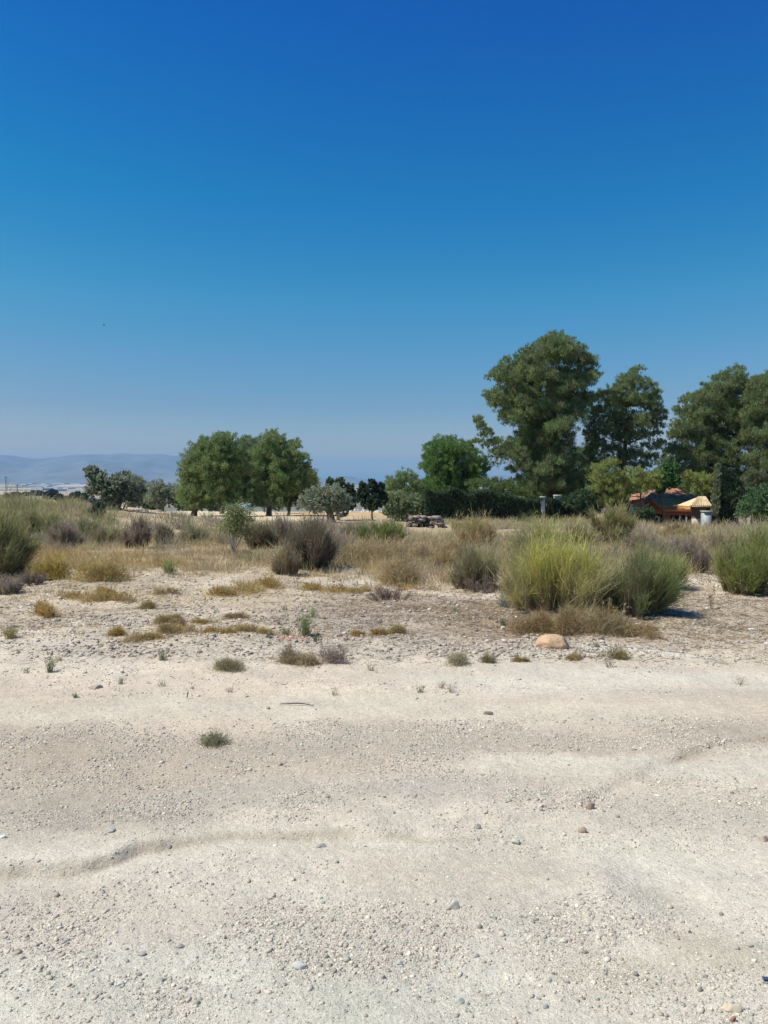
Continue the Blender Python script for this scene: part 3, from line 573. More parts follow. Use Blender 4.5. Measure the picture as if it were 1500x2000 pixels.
tree(1405, 1012, [(1430, 725, 11), (1420, 740, 15), (1440, 742, 14), (1388, 742, 8), (1392, 760, 14), (1415, 765, 22), (1450, 765, 18), (1345, 780, 11), (1368, 775, 14), (1390, 785, 20), (1425, 795, 26), (1460, 795, 20), (1332, 800, 10), (1348, 808, 18), (1378, 815, 22), (1410, 825, 26), (1450, 830, 24), (1322, 825, 10), (1318, 848, 12), (1340, 845, 20), (1370, 855, 24), (1405, 865, 26), (1445, 868, 24), (1308, 872, 9), (1325, 880, 18), (1355, 890, 22), (1390, 898, 24), (1430, 905, 24), (1318, 905, 12), (1340, 920, 18), (1375, 930, 20), (1412, 938, 20), (1450, 935, 18), (1390, 955, 16), (1430, 962, 16)],
     'broad tall pine behind the yellow-roofed gate kiosk', PINER, trunk_r=.28, Y=57, dens=.9, depth=.75)
tree(1500, 1012, [(1475, 750, 14), (1495, 742, 14), (1515, 735, 16), (1485, 775, 20), (1515, 770, 24), (1545, 770, 24), (1480, 810, 24), (1520, 815, 28), (1560, 815, 26), (1485, 850, 24), (1525, 860, 28), (1570, 860, 24), (1480, 895, 22), (1520, 905, 26), (1560, 905, 22), (1500, 940, 20), (1540, 945, 20), (1470, 930, 14)],
     'big pine cut off by the right edge of the picture', PINER, trunk_r=.28, Y=54, dens=.9, depth=.75)
tree(1362, 1010, [(1345, 930, 10), (1358, 940, 13), (1375, 935, 12), (1388, 948, 10), (1350, 955, 11), (1372, 955, 13)], 'bright yellow-green pine bough tree above the kiosk roof', PINEY, trunk_r=.08, Y=50, dens=1.0)
tree(1477, 975, [(1462, 928, 10), (1480, 932, 12), (1495, 938, 10), (1470, 945, 9), (1490, 952, 9)], 'pale grey-green pine with bare branches at the right edge', (.15, .17, .09), trunk_r=.07, Y=48, dens=.6)
for (px, pb, tp, w_, lab, col, Y) in ((1401, 1013, 905, 5, 'thin pale-edged cypress standing behind the kiosk', (.24, .27, .15), 46), (1418, 1013, 918, 20, 'dark columnar cypress right of the thin one', (.035, .06, .03), 51)):
    tree(px, pb, [(px + (905 - yy) * .04, yy, w_ * (.35 + .65 * min(1, (yy - tp + 8) / 60))) for yy in range(tp + 5, pb - 6, 7)], lab, col, 'cypress_tree', 'tree', Y=Y, leaf=(.2, .07), up=1.4, trunk_r=.08, dens=.8, depth=1, sub=.5)
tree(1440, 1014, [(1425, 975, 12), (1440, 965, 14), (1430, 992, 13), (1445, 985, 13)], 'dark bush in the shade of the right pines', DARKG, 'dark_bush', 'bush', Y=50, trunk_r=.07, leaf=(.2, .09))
tree(1470, 1022, [(1480, 958, 12), (1495, 965, 14), (1510, 955, 14), (1460, 985, 14), (1478, 982, 16), (1500, 985, 18), (1455, 1003, 12), (1475, 1003, 15), (1498, 1006, 16), (1520, 990, 18)], 'fresh green leafy bush at the right edge below the pines', (.12, .21, .09), 'green_bush', 'bush', Y=40, trunk_r=.06, leaf=(.14, .07), dens=1.0)
tree(1255, 1022, [(1240, 1000, 10), (1255, 997, 11), (1270, 1001, 9), (1248, 1010, 10), (1264, 1011, 9)], 'low green bush in front of the orange garden wall', (.09, .14, .065), 'green_bush', 'bush', Y=41, trunk_r=.04, leaf=(.12, .06))

tree(1130, 1005, [(1100, 900, 16), (1125, 890, 16), (1148, 880, 14), (1110, 930, 20), (1140, 925, 20), (1165, 910, 16), (1120, 960, 20), (1150, 955, 20), (1180, 950, 18), (1170, 975, 16), (1100, 975, 16), (1200, 975, 16), (1210, 950, 14)],
     'dark pine in the gap behind the two tallest pines', PINEB, Y=66, trunk_r=.2, dens=.9)
tree(1310, 1000, [(1300, 900, 12), (1312, 915, 14), (1296, 925, 14), (1280, 935, 13), (1322, 935, 14), (1262, 945, 14), (1300, 948, 16), (1330, 955, 14), (1240, 955, 13)],
     'dark pine rising behind the roof of the orange house', PINEB, Y=68, trunk_r=.2, dens=.9)

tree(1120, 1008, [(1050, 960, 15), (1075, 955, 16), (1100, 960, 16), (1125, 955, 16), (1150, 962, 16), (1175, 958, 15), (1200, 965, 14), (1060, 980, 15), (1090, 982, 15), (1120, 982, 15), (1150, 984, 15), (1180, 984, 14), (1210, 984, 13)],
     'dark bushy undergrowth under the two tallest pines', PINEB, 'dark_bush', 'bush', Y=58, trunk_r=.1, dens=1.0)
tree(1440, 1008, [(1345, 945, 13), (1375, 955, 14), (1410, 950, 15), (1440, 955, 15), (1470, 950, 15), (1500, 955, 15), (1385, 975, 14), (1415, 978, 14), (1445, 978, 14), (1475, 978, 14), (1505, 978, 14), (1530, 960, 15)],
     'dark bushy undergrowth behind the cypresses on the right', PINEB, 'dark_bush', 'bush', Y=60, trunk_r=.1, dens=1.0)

# ------------------------------------------------------------------ orange house, kiosk, gatepost, cabinet
def P_(px, py, Y): return at(px, py, Y)
ORG = (.62, .24, .09); DKO = (.34, .11, .05)
hY = 56.0; hx0, hx1 = P_(1262, 985, hY)[0], P_(1372, 985, hY)[0]; hz = float(gz((hx0 + hx1) / 2, hY))
root = empty('house', ((hx0 + hx1) / 2, hY + 3, hz), 'low orange house with tiled roof under the pines', 'house')
z1 = P_(1300, 978, hY)[2]; m = MB()
m.box((hx0, hY, hz - .3), (hx1, hY + 7, z1), (.66, .27, .10)); m.build('wall', M_WALL, root)
m = MB(); pk = P_(1336, 955, hY)[2]; e = .35
rx0, rx1, ry0, ry1 = hx0 - e, hx1 + e, hY - e, hY + 7 + e; cxm = P_(1334, 985, hY)[0]
v = np.array([[rx0, ry0, z1], [rx1, ry0, z1], [rx1, ry1, z1], [rx0, ry1, z1], [cxm - .6, hY + 3, pk], [cxm + .6, hY + 3, pk], [rx0, ry0, z1 - .15], [rx1, ry0, z1 - .15], [rx1, ry1, z1 - .15], [rx0, ry1, z1 - .15]])
m.add(v, [[0, 1, 5, 4], [2, 3, 4, 5], [6, 7, 1, 0], [7, 8, 2, 1], [8, 9, 3, 2], [9, 6, 0, 3], [9, 8, 7, 6]], (.36, .17, .105)); m.add(v, [[1, 2, 5], [3, 0, 4]], (.36, .17, .105))
for q in np.linspace(rx0 + .1, rx1 - .1, 26):
    tx = cxm + (q - cxm) * (.6 / (rx1 - cxm)); m.tube([[q, ry0, z1 + .03], [tx, hY + 3, pk + .02]], [.055, .05], hue((.40, .19, .12), 1)[0], 5)
roof = m.build('roof', M_TILE, root)
m = MB(); c0 = P_(1326, 985, hY)[0]; m.box((c0 - .25, hY + 1, z1 + .2), (c0 + .25, hY + 1.5, P_(0, 951, hY)[2]), (.38, .26, .2)); m.build('chimney', M_WALL, roof)
# porch in front: sloping tiled lean-to on posts
m = MB(); pY = 53.0; a = P_(1298, 980, pY); b = P_(1357, 981.5, pY); pz0 = P_(1300, 993, pY)[2] - .05
yb = hY - .02; v = [[a[0], pY, pz0], [b[0], pY, pz0 - .08], [b[0], yb, a[2] + .12], [a[0], yb, a[2] + .12], [a[0], pY, pz0 - .12], [b[0], pY, pz0 - .2], [b[0], yb, a[2]], [a[0], yb, a[2]]]
m.add(v, [[0, 1, 2, 3], [7, 6, 5, 4], [4, 5, 1, 0], [5, 6, 2, 1], [6, 7, 3, 2], [7, 4, 0, 3]], (.62, .25, .09))
for q in np.linspace(0.02, .98, 22): p = np.array(v[0]) * (1 - q) + np.array(v[1]) * q; p2 = np.array(v[3]) * (1 - q) + np.array(v[2]) * q; m.tube([p + [0, 0, .02], p2 + [0, 0, .02]], [.05, .05], hue((.60, .25, .09), 1)[0], 5)
m.build('porch_roof', M_TILE, root)
m = MB(); m.box((a[0], pY + .05, pz0 - .42), (b[0], pY + .25, pz0 - .21), DKO); m.build('beam', M_WALL, root)
for px, wd, c in ((1302, .09, (.22, .1, .06)), (1317, .10, (.2, .08, .05)), (1329, .05, (.3, .3, .28)), (1342, .05, (.3, .3, .28)), (1354, .10, (.25, .14, .09))):
    q = P_(px, 985, pY)[0]; m = MB(); m.box((q - wd, pY + .06, float(gz(q, pY)) - .1), (q + wd, pY + .06 + 2 * wd, pz0 - .42), c); m.build('post', M_WALL, root)
for px in (1290, 1322, 1336):
    q = P_(px, 985, hY)[0]; m = MB(); m.box((q - .45, hY - .05, hz), (q + .45, hY - .003, hz + 1.9), (.10, .05, .03)); d_ = m.build('door' if px == 1322 else 'window', M_PAINT, root)
    m = MB(); m.box((q - .36, hY - .07, hz + (.1 if px == 1322 else 1.0)), (q + .36, hY - .052, hz + 1.8), (.02, .022, .025)); m.build('pane', M_PAINT, root).parent = d_
# garden wall running left of the house
o = P_(1240, 1000, 55); m = MB(); xa, xb = P_(1236, 985, 55)[0], P_(1262, 985, 55)[0]; zt = P_(0, 979, 55)[2]
root = empty('garden_wall', ((xa + xb) / 2, 55, gz((xa + xb) / 2, 55)), 'orange garden wall with a pale pier left of the house', 'wall')
m.box((xa, 55, hz - .3), (xb - .1, 55.25, zt), (.62, .27, .11)); m.build('wall_panel', M_WALL, root)
m = MB(); m.box((P_(1224, 985, 55)[0], 54.97, hz - .3), (xa - .003, 55.28, P_(0, 985, 55)[2]), (.66, .62, .56)); m.build('pier', M_WALL, root)
m = MB(); m.box((xa - .0, 54.92, zt + .002), (xb - .1, 55.33, zt + .10), (.34, .15, .09)); m.build('coping', M_TILE, root)
# gate kiosk
kY = 44.0; kx0, kx1 = P_(1344, 985, kY)[0], P_(1385, 985, kY)[0]; kz = float(gz(kx1, kY)); ez = P_(0, 988, kY)[2]; rz = P_(0, 970.5, kY)[2]
root = empty('gate_kiosk', ((kx0 + kx1) / 2, kY + .6, kz), 'small brown gate kiosk under a pale yellow tiled roof', 'kiosk')
m = MB(); ya, yb2 = kY - .3, kY + 1.6; r0, r1 = P_(1364, 985, kY + .65)[0], P_(1377, 985, kY + .65)[0]
v = np.array([[kx0, ya, ez], [kx1, ya, ez], [kx1, yb2, ez], [kx0, yb2, ez], [r0, kY + .65, rz], [r1, kY + .65, rz], [kx0, ya, ez - .06], [kx1, ya, ez - .06], [kx1, yb2, ez - .06], [kx0, yb2, ez - .06]])
YT = (.62, .49, .28); m.add(v, [[0, 1, 5, 4], [2, 3, 4, 5], [6, 7, 1, 0], [7, 8, 2, 1], [8, 9, 3, 2], [9, 6, 0, 3], [9, 8, 7, 6]], YT); m.add(v, [[1, 2, 5], [3, 0, 4]], YT)
for q in np.linspace(0.03, .97, 11):
    p = v[0] * (1 - q) + v[1] * q; p2 = v[4] * (1 - q) + v[5] * q; m.tube([p + [0, 0, .015], p2 + [0, 0, .015]], [.032, .026], hue(YT, 1, .12)[0], 5)
m.tube([v[1], v[5]], [.045, .045], (.60, .42, .2), 5); m.tube([v[0], v[4]], [.045, .045], (.60, .42, .2), 5)
m.build('roof', M_TILE, root)
m = MB(); qa, qb = P_(1356, 985, kY)[0], P_(1367, 985, kY)[0]; m.box((qa, kY, kz - .2), (qb, kY + .35, ez - .062), (.13, .08, .055)); m.build('pillar', M_WALL, root)
m = MB(); qa, qb = P_(1368, 985, kY)[0], P_(1382, 985, kY)[0]; m.box((qa, kY + .5, kz - .2), (qb, kY + 1.3, ez - .062), (.30, .23, .14)); m.build('side_wall', M_WALL, root)
m = MB(); m.box((P_(1351, 985, kY)[0], kY - .1, kz), (P_(1371, 985, kY)[0], kY - .003, P_(0, 1013, kY)[2]), (.50, .45, .37)); m.build('plinth', M_WALL, root)
m = MB(); m.box((P_(1350, 985, kY)[0], kY + .02, ez - .2), (P_(1382, 985, kY)[0], kY + .12, ez - .065), (.10, .06, .04)); m.build('lintel', M_WALL, root)
cY = 42.0; m = MB(); ca, cb = P_(1375, 985, cY)[0], P_(1391, 985, cY)[0]; cz = float(gz(ca, cY)); ct = P_(0, 1000, cY)[2]
root = empty('meter_cabinet', ((ca + cb) / 2, cY + .2, cz), 'pale grey-white meter cabinet right of the yellow-roofed kiosk', 'cabinet')
m.box((ca, cY, cz - .1), (cb, cY + .4, ct), (.33, .35, .35)); m.build('body', M_PAINT, root)
m = MB(); m.box((ca + .05, cY - .02, cz + .15), (cb - .05, cY - .003, ct - .08), (.31, .33, .34)); m.build('door', M_PAINT, root)
m = MB(); m.box((ca - .04, cY - .05, ct + .002), (cb + .04, cY + .45, ct + .06), (.40, .40, .37)); m.build('cap', M_WALL, root)
gY = 45.5; m = MB(); a0 = P_(1056, 985, gY)[0]; a1 = P_(1064, 985, gY)[0]; g0 = float(gz(a0, gY)); gt = P_(0, 972, gY)[2]
root = empty('gatepost', ((a0 + a1) / 2, gY, g0), 'whitish square gatepost between the two hedge lengths', 'gatepost')
m.box((a0, gY - .12, g0 - .1), (a1, gY + .12, gt), (.46, .44, .40)); m.build('shaft', M_WALL, root)
m = MB(); m.box((a0 - .04, gY - .15, gt + .002), (a1 + .04, gY + .15, gt + .07), (.46, .44, .41)); m.build('cap', M_WALL, root)
m = MB(); b0, b1 = P_(1082, 985, 49)[0], P_(1096, 985, 49)[0]; gg = float(gz(b0, 49)); m.box((b0, 48.9, gg - .1), (b1, 49.15, P_(0, 969, 49)[2]), (.42, .40, .36)); m.box((b0 - .02, 48.85, P_(0, 969, 49)[2] + .002), (b1 + .02, 49.2, P_(0, 966.5, 49)[2]), (.5, .47, .42))
tag(m.build('wall_pier', M_WALL, origin=(b0, 49, gg)), 'pale wall pier whose top peeps over the short hedge', 'wall')

# ------------------------------------------------------------------ rubble pile
base = ground_at(832, 1032); kk = base[1] / F
for q in range(64):
    lay = q % 4; u = R.uniform(-1, 1); half = (36, 33, 30, 24)[lay] * kk
    x = base[0] + u * half; y = base[1] + R.uniform(-.28, .35); z = gz(x, y) + (.02, .16, .30, .42)[lay] * 1.0
    flat = R.uniform() < .45 or lay == 3; m = MB()
    wv = R.uniform(.10, .2) if not flat else R.uniform(.18, .38); hv = R.uniform(.12, .22) if not flat else R.uniform(.05, .08)
    v = np.array([[sx, sy, sz] for sx in (-1, 1) for sy in (-1, 1) for sz in (-1, 1)], float) * [wv / 2, R.uniform(.07, .15), hv / 2] * (1 + R.uniform(-.18, .18, (8, 3)))
    a, tl = R.uniform(0, 3.14), R.normal(0, .25)
    v = np.stack([v[:, 0], v[:, 1] * math.cos(tl) - v[:, 2] * math.sin(tl), v[:, 1] * math.sin(tl) + v[:, 2] * math.cos(tl)], 1)
    v = np.stack([v[:, 0] * math.cos(a) - v[:, 1] * math.sin(a), v[:, 0] * math.sin(a) + v[:, 1] * math.cos(a), v[:, 2]], 1)
    c = (.31, .27, .26) if flat else [(.16, .115, .105), (.25, .20, .185), (.11, .08, .08)][q % 3]
    m.add(v + np.array([x, y, float(z) + hv / 2]), [[0, 1, 3, 2], [4, 6, 7, 5], [0, 4, 5, 1], [2, 3, 7, 6], [0, 2, 6, 4], [1, 5, 7, 3]], c)
    tag(m.build('rubble_block', M_STONE, origin=(x, y, float(z) + hv / 2)), 'purplish grey broken block in the low rubble pile before the hedge', 'rubble', 'blocks of the rubble pile')

# ------------------------------------------------------------------ far valley: trees, houses, poles, greenhouses, town
for (px, w_, h_, Y) in ((12, 6, 9, 420), (27, 8, 14, 380), (50, 7, 7, 500), (76, 9, 8, 520), (54 + 48, 13, 17, 380), (118, 7, 13, 360), (92, 8, 12, 420), (64, 6, 6, 600), (142, 8, 12, 390), (152, 12, 15, 360), (168, 14, 13, 350), (36, 5, 8, 480)):
    py = 945 + (1.6 + 6.6) / Y * F; lb = [(px - w_ * .4, py - h_ * .5, w_ * .45), (px + w_ * .3, py - h_ * .6, w_ * .5), (px, py - h_ * .85, w_ * .4), (px + w_ * .1, py - h_ * .3, w_ * .5)]
    tree(px, py, lb, 'dark far tree among the small houses at the left horizon', (.05, .075, .045), 'far_tree', Y=Y, group='dark trees in front of the valley', dens=.12, leaf=(1.1, .7), trunk_r=.25)
def far_house(px, Y, wpx, hpx, wall, roof, label, name='far_house', group=None):
    x = (px - 750) / F * Y; z = float(gz(x, Y)); W = wpx * Y / F; H = hpx * Y / F * .6; D = W * .6
    root = empty(name, (x, Y, z), label, 'house', group); m = MB(); m.box((x - W / 2, Y, z - 2), (x + W / 2, Y + D, z + H), wall); m.build('wall', M_WALL, root)
    m = MB(); v = [[x - W * .54, Y - .3, z + H], [x + W * .54, Y - .3, z + H], [x + W * .54, Y + D, z + H], [x - W * .54, Y + D, z + H], [x - W * .54, Y + D / 2, z + H * 1.5], [x + W * .54, Y + D / 2, z + H * 1.5]]
    m.add(v, [[0, 1, 5, 4], [2, 3, 4, 5], [0, 3, 2, 1]], roof); m.add(v, [[1, 2, 5], [3, 0, 4]], roof); m.build('roof', M_TILE, root)
    for s in (-.25, .25):
        m = MB(); m.box((x + s * W - W * .07, Y - .06, z + H * .3), (x + s * W + W * .07, Y - .004, z + H * .75), (.05, .05, .06)); m.build('window', M_PAINT, root)
WH = (.75, .74, .72)
far_house(18, 430, 10, 7, WH, WH, 'low white building, left of the two white ones at the left horizon'); far_house(38, 400, 7, 8, WH, (.6, .58, .55), 'small white building, right of the two white ones at the left horizon')
far_house(127, 390, 20, 11, (.34, .18, .14), (.42, .33, .27), 'reddish-brown far house with a pale roof between dark trees'); far_house(136, 392.5, 6, 11, (.72, .62, .55), (.6, .5, .42), 'pale end building beside the reddish far house')
far_house(86, 450, 5, 7, WH, WH, 'tiny white building between two dark far trees'); far_house(66, 600, 12, 4, WH, WH, 'low wide white shed behind the dark far trees')
far_house(168, 700, 12, 6, WH, WH, 'white shed just left of the leftmost olive crown')
for (px, tp, Y, lab) in ((12, 930, 400, 'thin dark utility pole, left of the two at the left horizon'), (34, 946, 400, 'thin dark utility pole, right of the two at the left horizon'), (84, 950, 410, 'short dark utility pole right of the white houses')):
    x = (px - 750) / F * Y; z = float(gz(x, Y)); root = empty('utility_pole', (x, Y, z), lab, 'pole'); top = at(px, tp, Y)[2]; m = MB()
    m.tube([[x, Y, z - 1], [x, Y, top]], [.22, .16], (.09, .08, .08), 6); m.build('pole', M_BARK, root); m = MB(); m.box((x - .9, Y - .08, top - .7), (x + .9, Y + .08, top - .5), (.1, .09, .09)); m.build('crossarm', M_BARK, root)
n_g = 0
for k in range(34):     # pale greenhouse roofs spread over the valley floor
    if k < 18: px, py = R.uniform(5, 180), R.uniform(944, 960)
    elif k < 28: px, py = R.uniform(330, 640), R.uniform(972, 992)
    else: px, py = R.uniform(250, 350), R.uniform(945, 965)
    d = ray(px, py); xs = d[0] / d[1] * YS; hit = np.nonzero((1.6 + d[2] / d[1] * YS < gz(xs, YS)) & (YS > 250))[0]
    if not len(hit): continue
    Y = YS[hit[0]]; x = xs[hit[0]]; W = R.uniform(8, 26) * Y / F; z = float(gz(x, Y)); D = 60; h = 4; m = MB()
    nb = 5
    for b in range(nb):
        x0 = x - W / 2 + W * b / nb; x1 = x0 + W / nb - .01; xm = (x0 + x1) / 2; v = [[x0, Y, z - 3], [x1, Y, z - 3], [x1, Y, z + h], [xm, Y, z + h + 2], [x0, Y, z + h], [x0, Y + D, z - 3], [x1, Y + D, z - 3], [x1, Y + D, z + h], [xm, Y + D, z + h + 2], [x0, Y + D, z + h]]
        m.add(v, [[4, 3, 8, 9], [3, 2, 7, 8], [0, 1, 2, 4], [5, 9, 7, 6], [0, 4, 9, 5], [1, 6, 7, 2]], (.50, .50, .49)); m.add(v, [[4, 2, 3], [9, 8, 7]], (.50, .50, .49))
    tag(m.build('greenhouse', M_PAINT, origin=(x, Y, z)), 'long pale greenhouse on the hazy valley floor', 'greenhouse', 'greenhouses in the valley')
for k in range(60):     # town on the left slope and the thin white line of houses in the centre
    if k < 30: px = 20 + 110 * R.beta(1.2, 2.5); py = 944 - 22 * R.uniform() * (1 - (px - 20) / 160); Y0 = 3200
    else: px = R.uniform(675, 765); py = R.uniform(996, 1001); Y0 = 700
    d = ray(px, py); xs = d[0] / d[1] * YS; hit = np.nonzero((1.6 + d[2] / d[1] * YS < gz(xs, YS)) & (YS > Y0))[0]
    if not len(hit): continue
    Y = YS[hit[0]]; x = xs[hit[0]]; z = float(gz(x, Y)); s = Y / F; m = MB()
    W, H = R.uniform(2, 5) * s, R.uniform(1.6, 3) * s; m.box((x - W / 2, Y, z - 4), (x + W / 2, Y + W, z + H), (.74, .70, .66)); m.box((x - W / 2, Y + .2 * W, z + H + .01), (x, Y + W * .7, z + H * 1.25), (.55, .38, .3))
    tag(m.build('town_house', M_WALL, origin=(x, Y, z)), 'tiny white house of the town on the left slope' if k < 30 else 'tiny white house in the thin line beyond the golden field', 'house', 'houses of the hillside town' if k < 30 else 'houses beyond the golden field')

# ------------------------------------------------------------------ dry grass belt (uncountable)
m = MB()
def belt(n, y0, y1, h0, h1, cols_, seed, thr, spread=.7, dens=None, wm=1.0, u0=-1, u1=1, cr=.22, per=36):
    xx = []; nc = n // per; cols = [np.array(q) * 1.17 for q in cols_]
    while sum(map(len, xx)) < nc:
        k = nc * 3; yy = 1 / R.uniform(1 / y1, 1 / y0, k); uu = R.uniform(max(-spread, u0), min(spread, u1), k); x_ = uu * yy
        q = fbm(x_ / 1.6, yy / 2.6, seed, 4); keep = R.uniform(0, 1, k) < ss(thr, thr + .18, q) * (1 if dens is None else dens(x_, yy)); xx.append(np.stack([x_[keep], yy[keep]], 1))
    a = np.concatenate(xx)[:nc]; nc = len(a)
    hc = (h0 + (h1 - h0) * fbm(a[:, 0] / 2.2, a[:, 1] / 3, seed + 5, 3)) * np.clip(R.lognormal(-.12, .38, nc), .3, 2.0)
    sel = np.clip((fbm(a[:, 0] / 2.0, a[:, 1] / 3.2, seed + 9, 4) - .3) / .4 * len(cols) + R.normal(0, .8, nc), 0, len(cols) - .01).astype(int)
    col = np.array(cols)[sel] * R.uniform(.75, 1.25, (nc, 1)); rc = cr * np.clip(R.lognormal(0, .4, nc), .4, 2.2) * (a[:, 1] / y0) ** .4
    i_ = R.integers(0, nc, n); an = R.uniform(0, 6.28, n); ra = np.sqrt(R.uniform(0, 1, n)); x_ = a[i_, 0] + np.cos(an) * ra * rc[i_]; y_ = a[i_, 1] + np.sin(an) * ra * rc[i_]
    hh = hc[i_] * R.uniform(.45, 1.15, n) * (1 - .45 * ra ** 2); c = col[i_] * R.uniform(.75, 1.25, (n, 1)); P = ground_pts(x_, y_, -.01)
    D = nrm(np.stack([np.cos(an) * ra * .5 + R.normal(0, .25, n), np.sin(an) * ra * .5 + R.normal(0, .25, n), np.ones(n)], 1)); B = np.stack([R.normal(0, .2, n), R.normal(0, .2, n), -.1 + 0 * x_], 1)
    m.ribbons(P, D, hh, np.maximum(.003, y_ * .00045) * wm * R.uniform(.7, 1.5, n), B, c * .9, c, 2, .4)
clear = lambda x, y: (1 - .8 * ((x / y > .02) & (x / y < .10) & (y > 19))) * (1 - .9 * np.exp(-((x - 5.4) / 1.6) ** 2 - ((y - 13) / 3) ** 2))
cen = lambda x, y: 1 - .9 * ((x / y > -.06) & (x / y < .10) & (y > 17))
front = lambda x, y: ss(12.4, 14.4, y + (fbm(x * .5, y * 0, 6, 3) - .5) * 4) * clear(x, y)
belt(130000, 12.0, 24, .05, .40, [(.46, .34, .15), (.48, .39, .23), (.42, .32, .18), (.38, .31, .21), (.50, .42, .27), (.36, .32, .16), (.50, .40, .20)], 101, .12, dens=front, cr=.24, per=55)
belt(44000, 7.9, 13.5, .012, .075, [(.44, .34, .18), (.40, .31, .2), (.46, .37, .22), (.30, .25, .17), (.48, .36, .16)], 106, .40, cr=.09, per=18)
belt(22000, 10.8, 14, .03, .16, [(.50, .41, .25), (.46, .36, .19), (.42, .34, .22), (.52, .43, .27)], 108, .34, cr=.13, per=26)
belt(9000, 8.0, 11.5, .012, .06, [(.32, .25, .18), (.38, .30, .2)], 107, .3, cr=.12, per=22, u0=-.1, u1=.2)
belt(30000, 14.2, 22, .22, .62, [(.32, .27, .19), (.34, .32, .17), (.30, .24, .18), (.44, .36, .22)], 111, .44, dens=lambda x, y: front(x, y) * cen(x, y), cr=.28, per=160)
belt(90000, 20, 44, .14, .62, [(.38, .31, .21), (.48, .39, .23), (.33, .31, .15), (.34, .27, .20), (.46, .38, .23), (.29, .29, .14), (.32, .26, .21)], 131, .12, dens=lambda x, y: (1 - ss(32, 40, y) * (x < 2)) * (1 - .97 * ((x / y > .022) & (x / y < .10) & (y > 25) & (y < 38))), cr=.38, per=90)
belt(26000, 38, 53, .2, .6, [(.42, .36, .2), (.36, .34, .17), (.34, .28, .18), (.28, .29, .14)], 191, .1, u0=.13, u1=.7, cr=.5, per=90)
belt(9000, 11.5, 16, .03, .14, [OCH, TAN, (.34, .25, .14)], 161, .50, dens=lambda x, y: np.where(x > 1.5, .5, 1), cr=.12, per=40)
belt(22000, 25, 48, .4, 1.0, [(.33, .32, .15), (.30, .28, .15), (.38, .33, .19)], 171, .05, u0=-.75, u1=-.36, cr=.45, per=90)
belt(12000, 10, 15.5, .04, .16, [(.36, .28, .18), (.40, .32, .2), (.30, .23, .16)], 181, .35, u0=.30, u1=.75, cr=.16, per=24)
tag(m.build('dry_grass', M_GRASS), 'belt of tan, ochre and olive dry grass between the dirt and the trees', 'grass', kind='stuff')
m = MB()          # flat litter of dead stalks on the dirt
n = 30000; x_, y_ = sample(n, 6.8, 17, lambda x, y: .15 + .5 * ss(.45, .65, fbm(x * 1.2, y * .9, 55, 4)) * ss(7, 8.5, y) + 1.2 * np.exp(-((x - 1.2) / 2.2) ** 2 - ((y - 9.8) / 1.6) ** 2) + .9 * np.exp(-((x - 4.5) / 2) ** 2 - ((y - 10) / 1.5) ** 2))
a = R.uniform(0, 6.28, n); D = nrm(np.stack([np.cos(a), np.sin(a), R.uniform(-.05, .35, n)], 1))
m.ribbons(ground_pts(x_, y_, .004), D, R.uniform(.03, .12, n), .0045 * R.uniform(.6, 1.4, n), rnd_unit(n) * .1, hue((.26, .19, .13), n, .35), hue((.34, .26, .18), n, .35), 1, .5)
tag(m.build('stalk_litter', M_GRASS), 'thin litter of dead brown stalks on the stony dirt', 'litter', kind='stuff')

# ------------------------------------------------------------------ shrubs
broom(1085, 1196, 1040, 235, 'largest yellow-green broom shrub, left half of the big clump', YEL, GRY, 13000, -.05, branches=46)
broom(1238, 1203, 1062, 150, 'dark-footed broom shrub on the right of the big clump', (0.275, 0.325, 0.106), (0.138, 0.112, 0.094), 8500, .10, branches=30)
broom(1285, 1150, 1070, 100, 'low yellow-green broom leaning right out of the big clump', (0.350, 0.375, 0.112), GRY, 3500, .25)
broom(930, 1146, 1060, 115, 'olive broom shrub with dead brown foot left of the big clump', (0.300, 0.300, 0.112), (0.163, 0.125, 0.106), 5000, -.05)
broom(1062, 1100, 1008, 140, 'olive-yellow broom behind the largest broom shrub', (0.325, 0.338, 0.088), GRY, 5000)
broom(1195, 1066, 975, 86, 'rounded olive-tan bush standing tall before the house', (0.375, 0.350, 0.150), (0.200, 0.150, 0.112), 5500, branches=30, name='round_bush', cat='bush', hfrac=.8)
broom(1130, 1070, 1012, 80, 'tan-olive broom between the large shrubs', (0.375, 0.338, 0.150), GRY, 2600)
broom(930, 1070, 1000, 84, 'dry straw-coloured bush before the dark hedge', (0.475, 0.388, 0.200), TAN, 3600, name='dry_bush', cat='bush', hfrac=.7)
broom(893, 1042, 1008, 26, 'small straw-coloured bush beside the rubble pile', (0.450, 0.400, 0.188), TAN, 800, name='dry_bush', cat='bush')
broom(1452, 1160, 1045, 140, 'dense green broom at the right edge with a brown foot', (0.288, 0.338, 0.075), (0.163, 0.125, 0.100), 8500, branches=34)
broom(1495, 1110, 1005, 110, 'taller green broom behind, cut by the right edge', (0.275, 0.350, 0.075), GRY, 5000)
broom(1345, 1113, 1048, 110, 'bare purplish twiggy bush between the green brooms', PUR, (0.213, 0.163, 0.150), 3200, name='twiggy_bush', cat='bush', hfrac=.8)
broom(1300, 1090, 1035, 90, 'greyish dead bush behind the leaning broom', (0.300, 0.250, 0.200), PUR, 2600, name='twiggy_bush', cat='bush')
broom(1255, 1075, 1022, 80, 'brown-grey dead bush right of the rounded bush', (0.350, 0.275, 0.200), PUR, 2400, name='twiggy_bush', cat='bush')
broom(1410, 1075, 1030, 90, 'straw and grey bush in front of the cabinet', (0.400, 0.338, 0.188), PUR, 2600, name='dry_bush', cat='bush')
broom(1320, 1058, 1020, 70, 'tan bush in front of the porch', (0.425, 0.350, 0.200), TAN, 2000, name='dry_bush', cat='bush')
